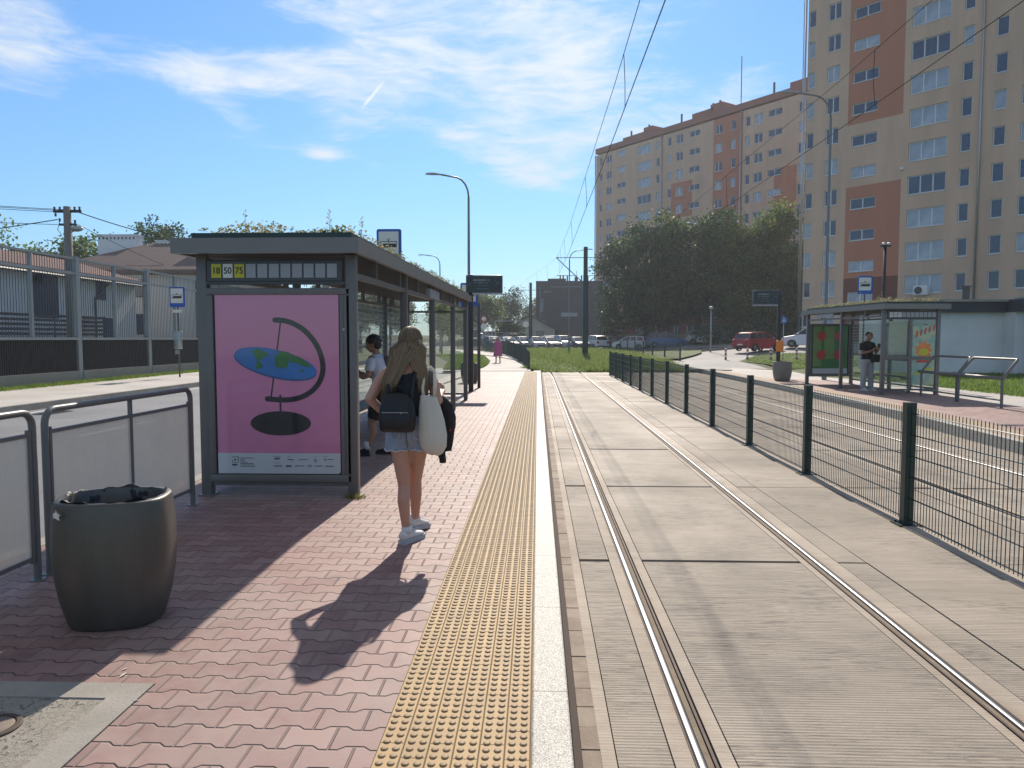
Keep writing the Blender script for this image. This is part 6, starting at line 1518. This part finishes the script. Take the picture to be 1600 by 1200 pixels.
# hair: cap, falling sheets, strands
mb = MB(); hc = Vector(H_)
mb.ball(hc+Vector((0,-.012,.030)), (.088,.104,.102), 14); mb.ball(hc+Vector((-.005,-.052,-.03)), (.078,.062,.095), 10)
mb.loft([(.018,-.05,1.50,.078,.05),(-.012,-.055,1.44,.074,.045),(-.045,-.062,1.38,.070,.04),(-.078,-.072,1.31,.066,.034),(-.105,-.080,1.25,.058,.026),(-.122,-.08,1.19,.043,.018),(-.13,-.075,1.13,.02,.010)], 22)
mb.loft([(.06,-.04,1.50,.055,.05),(.085,-.045,1.43,.055,.045),(.112,-.05,1.37,.054,.036),(.132,-.055,1.31,.048,.03),(.142,-.06,1.25,.036,.022),(.14,-.06,1.19,.016,.010)], 18)
HAIR = newmat('fair_hair'); m, bs_ = HAIR; x, y, z = coords(); a_ = noise(vec(x*70, y*70, z*2.0), 1, 4, .6); b2 = noise(vec(x*9, y*9, z*1.5), 1, 3, .5)
setc(bs_, mixc(sstep(a_*.6+b2*.4, .36, .62), (.09,.065,.04), (.29,.22,.145))); bs_.inputs['Roughness'].default_value = .42; bump(bs_, a_, .006); HAIRM = m
hr = remesh(mb, 'hair', HAIRM, wm, .009, 3)
rg = random.Random(12); mb = MB()
def strand(P, r, mi):
    mb.tube(P, [r, r, r, r*.8, r*.3][:len(P)] if len(P) <= 5 else r, 4, mi)
for q in range(420):
    u_ = rg.uniform(-1, 1); left = rg.random() < .6
    top = hc+Vector((u_*.075, -.06-.035*math.sqrt(max(0, 1-u_*u_)), rg.uniform(.0,.085)*(1-abs(u_)*.5)))
    if left: e = Vector((-.125+u_*.045+rg.uniform(-.015,.015), -.100-.012*rg.random(), rg.uniform(1.08,1.18))); mid = Vector((-.045+u_*.074, -.106, 1.38)); m2_ = Vector((-.10+u_*.064, -.112, 1.26))
    else: e = Vector((.142+u_*.03+rg.uniform(-.012,.012), -.085, rg.uniform(1.15,1.24))); mid = Vector((.105+u_*.056, -.092, 1.39)); m2_ = Vector((.134+u_*.044, -.09, 1.30))
    strand([top, top.lerp(mid,.45)+Vector((u_*.035,-.014,.012)), mid, m2_, e], rg.uniform(.0016,.0032), rg.randint(0,1))
for q in range(160):   # crown strands following the head
    a0 = rg.uniform(0, 6.28); P = []
    for k in range(5): t_ = k/4*1.75; P.append(hc+Vector((.093*math.sin(t_)*math.cos(a0), -.012+.109*math.sin(t_)*math.sin(a0), .030+.107*math.cos(t_))))
    if math.sin(a0) < .55: strand(P, .0022, rg.randint(0,1))
mb.build('hair_strands', [leafmat('hair_light', (.38,.30,.20), (.26,.195,.125), .25, 30), leafmat('hair_dark', (.16,.11,.07), (.24,.175,.11), .2, 30)], hr, True)
shoe(wm, (-.04,-.05,0), (.085,.185,0), SHOEW, SHOES)
shoe(wm, (-.012,.25,.03), (.075,.49,.0), SHOEW, SHOES)
mb = MB(); mb.tube([(-.006,-.005,.135),(-.006,0,.085)], .042, 12); mb.tube([(.008,.295,.15),(.008,.30,.10)], .042, 12); mb.build('socks', SOCK, wm, True)
# backpack, tote, jacket: carried things
bp = thing('backpack', 'small plain black backpack worn low on the woman\'s back', 'backpack', (-.995-.042,5.55-.15,.88))
mb = MB(); V = []
for (z, rx, ry) in ((.0,.112,.05),(.015,.128,.07),(.09,.135,.082),(.18,.130,.076),(.24,.112,.062),(.275,.085,.045),(.292,.04,.02)):
    for k in range(32): a = 2*math.pi*k/32; ca, sa = math.cos(a), math.sin(a); q = (abs(ca)**3.2+abs(sa)**3.2)**(-1/3.2); V.append((rx*q*ca, ry*q*sa, z))
mb.add(V, [(j*32+k, j*32+(k+1) % 32, (j+1)*32+(k+1) % 32, (j+1)*32+k) for j in range(6) for k in range(32)]+[tuple(range(32))[::-1], tuple(192+k for k in range(32))])
BPM = cloth('black_nylon', (.003,.004,.006), .5, .2, .008); mb.build('body', BPM, bp, True)
mb = MB(); mb.bbox(-.10,.10,-.105,-.06,.02,.15,.018); mb.build('front_pocket', BPM, bp, True, 40)
mb = MB(); mb.tube([(-.035,.02,.285),(-.03,.02,.325),(0,.02,.338),(.03,.02,.325),(.035,.02,.285)], .007, 7); mb.build('handle', BPM, bp, True)
mb = MB(); mb.tube([(.10,-.01,.20),(.11,.035,.34),(.125,.06,.44),(.13,.09,.47)], .014, 8, flat=.4); mb.tube([(-.08,-.01,.22),(-.075,.045,.36),(-.03,.08,.47)], .014, 8, flat=.4); mb.build('strap', BPM, bp, True)
mb = MB(); mb.tube([(-.095,-.102,.152),(.095,-.102,.152)], .003, 5); mb.ball((.045,-.108,.148), .006, 5); mb.build('zip', GALV, bp)
tb = thing('tote_bag', 'cream canvas tote bag hanging from the woman\'s right shoulder', 'tote bag', (-.995+.205,5.55-.075,.70))
mb = MB(); V = []
for (z, rx, ry, cx) in ((.0,.03,.02,.02),(.012,.065,.035,.015),(.06,.098,.062,.006),(.15,.108,.075,.0),(.26,.098,.062,-.008),(.36,.078,.042,-.018),(.425,.064,.024,-.022),(.44,.062,.02,-.022)):
    for k in range(32): a = 2*math.pi*k/32; w_ = 1+.04*math.sin(a*3+z*9)+.025*math.sin(a*7+z*22); V.append((cx+rx*math.cos(a)*w_, ry*math.sin(a)*w_, z+.01*math.sin(a*2)))
mb.add(V, [(j*32+k, j*32+(k+1) % 32, (j+1)*32+(k+1) % 32, (j+1)*32+k) for j in range(7) for k in range(32)]+[tuple(range(32))[::-1], tuple(224+k for k in range(32))]); mb.build('bag', CANVAS, tb, True)
mb = MB()
for yo in (-.012,.03): mb.tube([(-.062,yo*.6,.43),(-.068,yo,.50),(-.05,yo+.0,.60),(-.02,yo+.05,.655),(.015,yo+.04,.62),(.022,yo,.52),(.018,yo*.6,.43)], .0115, 8, flat=.35)
mb.build('handles', CANVAS, tb, True)
jk = thing('jacket', 'dark jacket hanging from the woman\'s right forearm below the tote bag', 'jacket', (-.995+.275,5.55+.10,.70))
mb = MB(); mb.loft([(.03,.0,.0,.025,.03),(.03,0,.08,.040,.045),(.035,0,.2,.05,.06),(.02,0,.32,.05,.06),(-.01,0,.40,.045,.05),(-.03,.0,.43,.03,.04)], 16); 
mb.loft([(-.01,-.02,-.075,.026,.024),(-.02,-.02,-.03,.032,.03),(-.045,-.01,.08,.038,.035),(-.06,0,.2,.04,.04),(-.03,0,.34,.04,.05)], 14); mb.loft([(.065,.03,.17,.02,.025),(.06,.02,.26,.03,.035),(.02,0,.38,.04,.04)], 12)
j_ = remesh(mb, 'cloth', BLACKC, jk, .009, 3)
mb = MB(); mb.ball((.052,-.058,.17), (.007,.004,.010), 6); mb.build('badge', REDP, jk)
MB().loft([(-.012,-.02,-.09,.025,.023),(-.012,-.02,-.065,.028,.026)], 14).build('cuff', BLACKC, jk, True)

# --- generic figure
def figure(label, loc, rz, Hh, joints, torso_, headp, face, skin, voxel=.012):
    t = thing('person', label, 'person', loc, rz); mb = MB(); 
    for j in joints: limb(mb, j)
    mb.loft(torso_, 20); hb_ = head(mb, headp, .098*Hh/1.65, face); return t, mb, hb_
# young man walking inside the shelter (faces left)
t, mb, hb = figure('young man in pale t-shirt and black shorts standing inside the near shelter', (-2.20,9.75,0), 0, 1.62,
  [[(.10,.0,.86,.09),(.05,.0,.66,.078),(-.02,.02,.44,.052),(.0,.0,.32,.052),(-.08,-.02,.10,.034),(-.08,-.02,.07,.034)], [(.15,.05,.86,.09),(.16,.10,.66,.078),(.17,.15,.44,.052),(.19,.13,.32,.052),(.20,.15,.08,.034)],
   [(.01,-.12,1.30,.052),(.0,-.17,1.20,.046),(-.02,-.18,1.09,.04),(-.10,-.13,1.06,.034),(-.18,-.05,1.08,.027)],[(.13,.17,1.30,.052),(.06,.19,1.12,.04),(-.04,.12,1.06,.034),(-.14,.03,1.10,.027)]],
  [(.12,.02,.80,.11,.14),(.12,.02,.9,.115,.16),(.10,.02,1.05,.10,.15),(.08,.02,1.2,.11,.17),(.06,.02,1.31,.09,.17),(.05,.02,1.36,.05,.07),(.03,.02,1.44,.05,.05)], (.0,.02,1.495), (-1,-.15,-.25), SK2)
hand(mb, (-.18,-.05,1.08), (-.9,.3,.1), (0,.4,.9), (0,.9,-.3), .17, .6); hand(mb, (-.14,.03,1.10), (-.9,-.2,.1), (0,-.3,.9), (0,-.9,-.3), .17, .6)
remesh(mb, 'body', SK2, t, .011, 3); eyes(t, hb)
mb = MB(); mb.loft([(.115,.02,.90,.128,.172),(.105,.02,1.05,.115,.162),(.085,.02,1.2,.122,.182),(.065,.02,1.31,.102,.18),(.05,.02,1.365,.06,.09)], 22); mb.tube([(.02,-.13,1.30),(.0,-.175,1.2),(-.01,-.18,1.15)], [.062,.06,.062], 12); mb.tube([(.12,.17,1.30),(.08,.19,1.18)], [.06,.06], 12); remesh(mb, 'tshirt', WHT, t, .011, 3)
mb = MB(); mb.loft([(.12,.03,.80,.13,.165),(.12,.02,.92,.132,.175)], 20); mb.tube([(.10,0,.86),(.06,0,.66),(.015,.01,.50)], [.11,.105,.10], 14); mb.tube([(.15,.06,.86),(.165,.10,.66),(.17,.14,.50)], [.11,.105,.10], 14); remesh(mb, 'shorts', BLACKC, t, .012, 3)
mb = MB(); mb.ball((.012,.02,1.53), (.105,.085,.095), 12); mb.ball((.06,.02,1.49), (.06,.075,.07), 10); rg = random.Random(3)
for q in range(90): a = rg.uniform(0,6.28); e_ = rg.uniform(.1,1.5); mb.ball((.015+.1*math.cos(a)*math.cos(e_), .02+.08*math.sin(a)*math.cos(e_), 1.53+.09*math.sin(e_)), .016, 5)
remesh(mb, 'hair', pm('dark_hair', (.012,.010,.010), .5, 0, .3, 30, .004, 90), t, .009, 1)
shoe(t, (-.05,-.03,.0), (-.29,-.06,.0), BLACKC, RUBBER); shoe(t, (.24,.15,.0), (.0,.16,.0), BLACKC, RUBBER)
mb = MB(); mb.tube([(-.08,-.02,.19),(-.08,-.02,.08)], .042, 12); mb.tube([(.20,.15,.19),(.20,.15,.08)], .042, 12); mb.build('socks', SOCK, t, True)
ph = MB(); ph.cbox((-.27,-.03,1.12), (.02,.16,.11), 0, ry=.5); tag(ph.build('leaflet', SIGNW, loc=(-.27,-.03,1.12)), 'small white leaflet held by the young man inside the near shelter', 'leaflet').location = (-2.20-.27, 9.75-.03, 1.12)
mb = MB(); mb.bbox(-.09,.09,-.11,.11,0,.36,.05); o = mb.build('shoulder_bag', pm('grey_bag', (.08,.08,.09), .7, 0, .2, 8), loc=(0,0,0)); o.location = (-1.98,9.80,.98); tag(o, 'grey rucksack on the back of the young man in the near shelter', 'rucksack')
# person in pink dress on the far path
t, mb, hb = figure('person in a knee length pink dress walking towards us on the far footpath', (-2.5,46.3,hgt(-2.5,46.3)+.03), 0, 1.62,
  [[(-.08,0,.80,.085),(-.10,-.05,.45,.055),(-.11,-.02,.08,.035)],[(.09,0,.80,.085),(.12,.04,.45,.055),(.13,.12,.08,.035)],[(-.18,0,1.30,.045),(-.25,.02,1.08,.038),(-.27,-.08,.88,.028)],[(.18,0,1.30,.045),(.25,.02,1.08,.038),(.27,-.03,.86,.028)]],
  [(0,0,.78,.15,.11),(0,0,.9,.165,.12),(0,0,1.05,.13,.10),(0,0,1.2,.15,.11),(0,0,1.31,.17,.09),(0,0,1.36,.06,.06),(0,0,1.44,.05,.05)], (0,-.01,1.50), (0,-1,-.05), SK2)
hand(mb, (-.27,-.08,.88), (0,-.2,-1), (1,0,0), (.3,.6,0), .17, .3); hand(mb, (.27,-.03,.86), (0,-.1,-1), (-1,0,0), (-.3,.6,0), .17, .3)
remesh(mb, 'body', SK2, t, .012, 3); eyes(t, hb)
mb = MB(); mb.loft([(0,0,.42,.30,.20),(.0,0,.5,.285,.19),(0,0,.75,.22,.165),(0,0,1.05,.175,.13),(0,0,1.2,.185,.135),(0,0,1.31,.19,.11),(0,0,1.37,.08,.075)], 26); mb.tube([(-.17,0,1.30),(-.25,.02,1.10)], [.06,.055], 10); mb.tube([(.17,0,1.30),(.25,.02,1.10)], [.06,.055], 10); remesh(mb, 'dress', PINK, t, .014, 2)
mb = MB(); mb.ball((0,.02,1.545), (.09,.10,.09), 10); mb.ball((0,.07,1.46), (.085,.05,.12), 8); remesh(mb, 'hair', pm('grey_hair', (.22,.18,.15), .6, 0, .2, 30), t, .012, 1)
shoe(t, (-.11,.03,0), (-.12,-.22,0), BLACKC, RUBBER); shoe(t, (.13,.17,0), (.14,-.06,0), BLACKC, RUBBER)
# man reading his phone at the opposite shelter
t, mb, hb = figure('man in black t-shirt and light grey trousers reading his phone by the opposite shelter', (9.95,22.6,0), R(14), 1.78,
  [[(-.09,0,.92,.095),(-.10,.0,.50,.062),(-.11,.02,.09,.04)],[(.10,0,.92,.095),(.12,-.02,.50,.062),(.15,.0,.09,.04)],[(-.19,.02,1.42,.052),(-.20,.0,1.24,.045),(-.19,-.03,1.14,.042),(-.05,-.16,1.18,.036),(.09,-.24,1.28,.028)],[(.20,.02,1.42,.052),(.25,-.02,1.24,.045),(.25,-.06,1.14,.042),(.22,-.18,1.22,.036),(.19,-.26,1.29,.028)]],
  [(0,0,.86,.16,.12),(0,0,.98,.165,.12),(0,0,1.12,.15,.11),(0,0,1.3,.18,.125),(0,0,1.42,.19,.10),(0,0,1.48,.07,.07),(0,0,1.56,.055,.055)], (.02,-.04,1.64), (.35,-1,-.45), SK2)
hand(mb, (.09,-.24,1.28), (.5,-.6,.5), (0,0,1), (.8,.2,0), .18, .7); hand(mb, (.19,-.26,1.29), (-.3,-.7,.5), (0,0,1), (-.8,.2,0), .18, .7)
remesh(mb, 'body', SK2, t, .012, 3); eyes(t, hb)
mb = MB(); mb.loft([(0,0,.94,.185,.14),(0,0,1.12,.172,.13),(0,0,1.3,.195,.145),(0,0,1.42,.205,.118),(0,0,1.49,.085,.08)], 24); mb.tube([(-.18,.02,1.42),(-.205,0,1.22)], [.066,.062], 12); mb.tube([(.19,.02,1.42),(.25,-.02,1.22)], [.066,.062], 12); remesh(mb, 'tshirt', BLACKC, t, .012, 3)
mb = MB(); mb.loft([(0,0,.84,.18,.14),(0,0,.96,.18,.138)], 20); mb.tube([(-.09,0,.92),(-.10,0,.5),(-.11,.02,.08)], [.115,.088,.08], 14); mb.tube([(.10,0,.92),(.12,-.02,.5),(.15,0,.08)], [.115,.088,.08], 14); remesh(mb, 'trousers', GREYT, t, .012, 3)
mb = MB(); mb.ball((.02,-.01,1.69), (.088,.102,.085), 10); remesh(mb, 'hair', pm('dark_hair', (.012,.010,.010), .5, 0, .3, 30, .004, 90), t, .01, 1)
shoe(t, (-.11,.06,0), (-.10,-.21,0), SHOEW, SHOEW); shoe(t, (.15,.04,0), (.18,-.22,0), SHOEW, SHOEW)
Mx = Matrix.Translation((9.95,22.6,0)) @ Matrix.Rotation(R(14), 4, 'Z')
mb = MB(); mb.cbox((0,0,0), (.075,.012,.15), 0, rx=-.7); o = mb.build('phone', BLACKM); o.location = Mx @ Vector((.145,-.335,1.36)); tag(o, 'black phone held by the man at the opposite shelter', 'phone')
mb = MB(); mb.bbox(-.13,.13,-.06,.06,0,.24,.04); mb.tube([(-.1,0,.22),(-.16,.1,.5),(-.1,.2,.62)], .01, 6); o = mb.build('crossbody_bag', BLACKC); o.location = Mx @ Vector((.13,-.19,.86)); tag(o, 'dark bag hanging in front of the man at the opposite shelter', 'bag')

# litter and small flecks on the paving
rg = random.Random(21); 
for i in range(10):
    x, y = rg.uniform(-3.2,-.7), rg.uniform(2.6,9); l = rg.uniform(.006,.02)
    if i == 0: x, y, l = -1.93, 3.28, .03
    a = rg.uniform(0,3.1); mb = MB(); mb.add([(-l*math.cos(a),-l*math.sin(a),.001),(l*.3*math.sin(a),-l*.3*math.cos(a),.004),(l*math.cos(a),l*math.sin(a),.002),(-l*.3*math.sin(a),l*.3*math.cos(a),.001)], [(0,1,2,3)])
    o = mb.build('litter_fleck', (SIGNW, pm('dry_leaf', (.30,.20,.09), .8), RUST)[i % 3]); o.location = (x, y, .003); tag(o, 'tiny '+('pale scrap','dry leaf','brown fleck')[i % 3]+' on the near platform paving', 'litter', ('pale scraps','dry leaves','brown flecks')[i % 3]+' on the platform')
blades('dry_weeds', 260, lambda r: (-1.80+r.normal(0,.05), 7.12+r.normal(0,.035)), .02, .07, leafmat('dry_weed', (.30,.24,.10), (.20,.19,.07), .4, 9), lambda x, y: 0, .003, 30, label='dry weeds at the foot of the near shelter corner post', cat='weeds')

# ------------------------------------------------------------ air between here and the far blocks
hm = bpy.data.materials.new('haze_air'); hm.use_nodes = True; nt = hm.node_tree; nt.nodes.clear()
ho = nt.nodes.new('ShaderNodeOutputMaterial'); hv = nt.nodes.new('ShaderNodeVolumePrincipled')
hv.inputs['Color'].default_value = (.84,.89,.96,1); hv.inputs['Density'].default_value = .0006; hv.inputs['Anisotropy'].default_value = .35
nt.links.new(hv.outputs[0], ho.inputs['Volume'])
o = MB().box(-960,960,-120,1560,-3,48).build('haze', hm, kind='stuff')
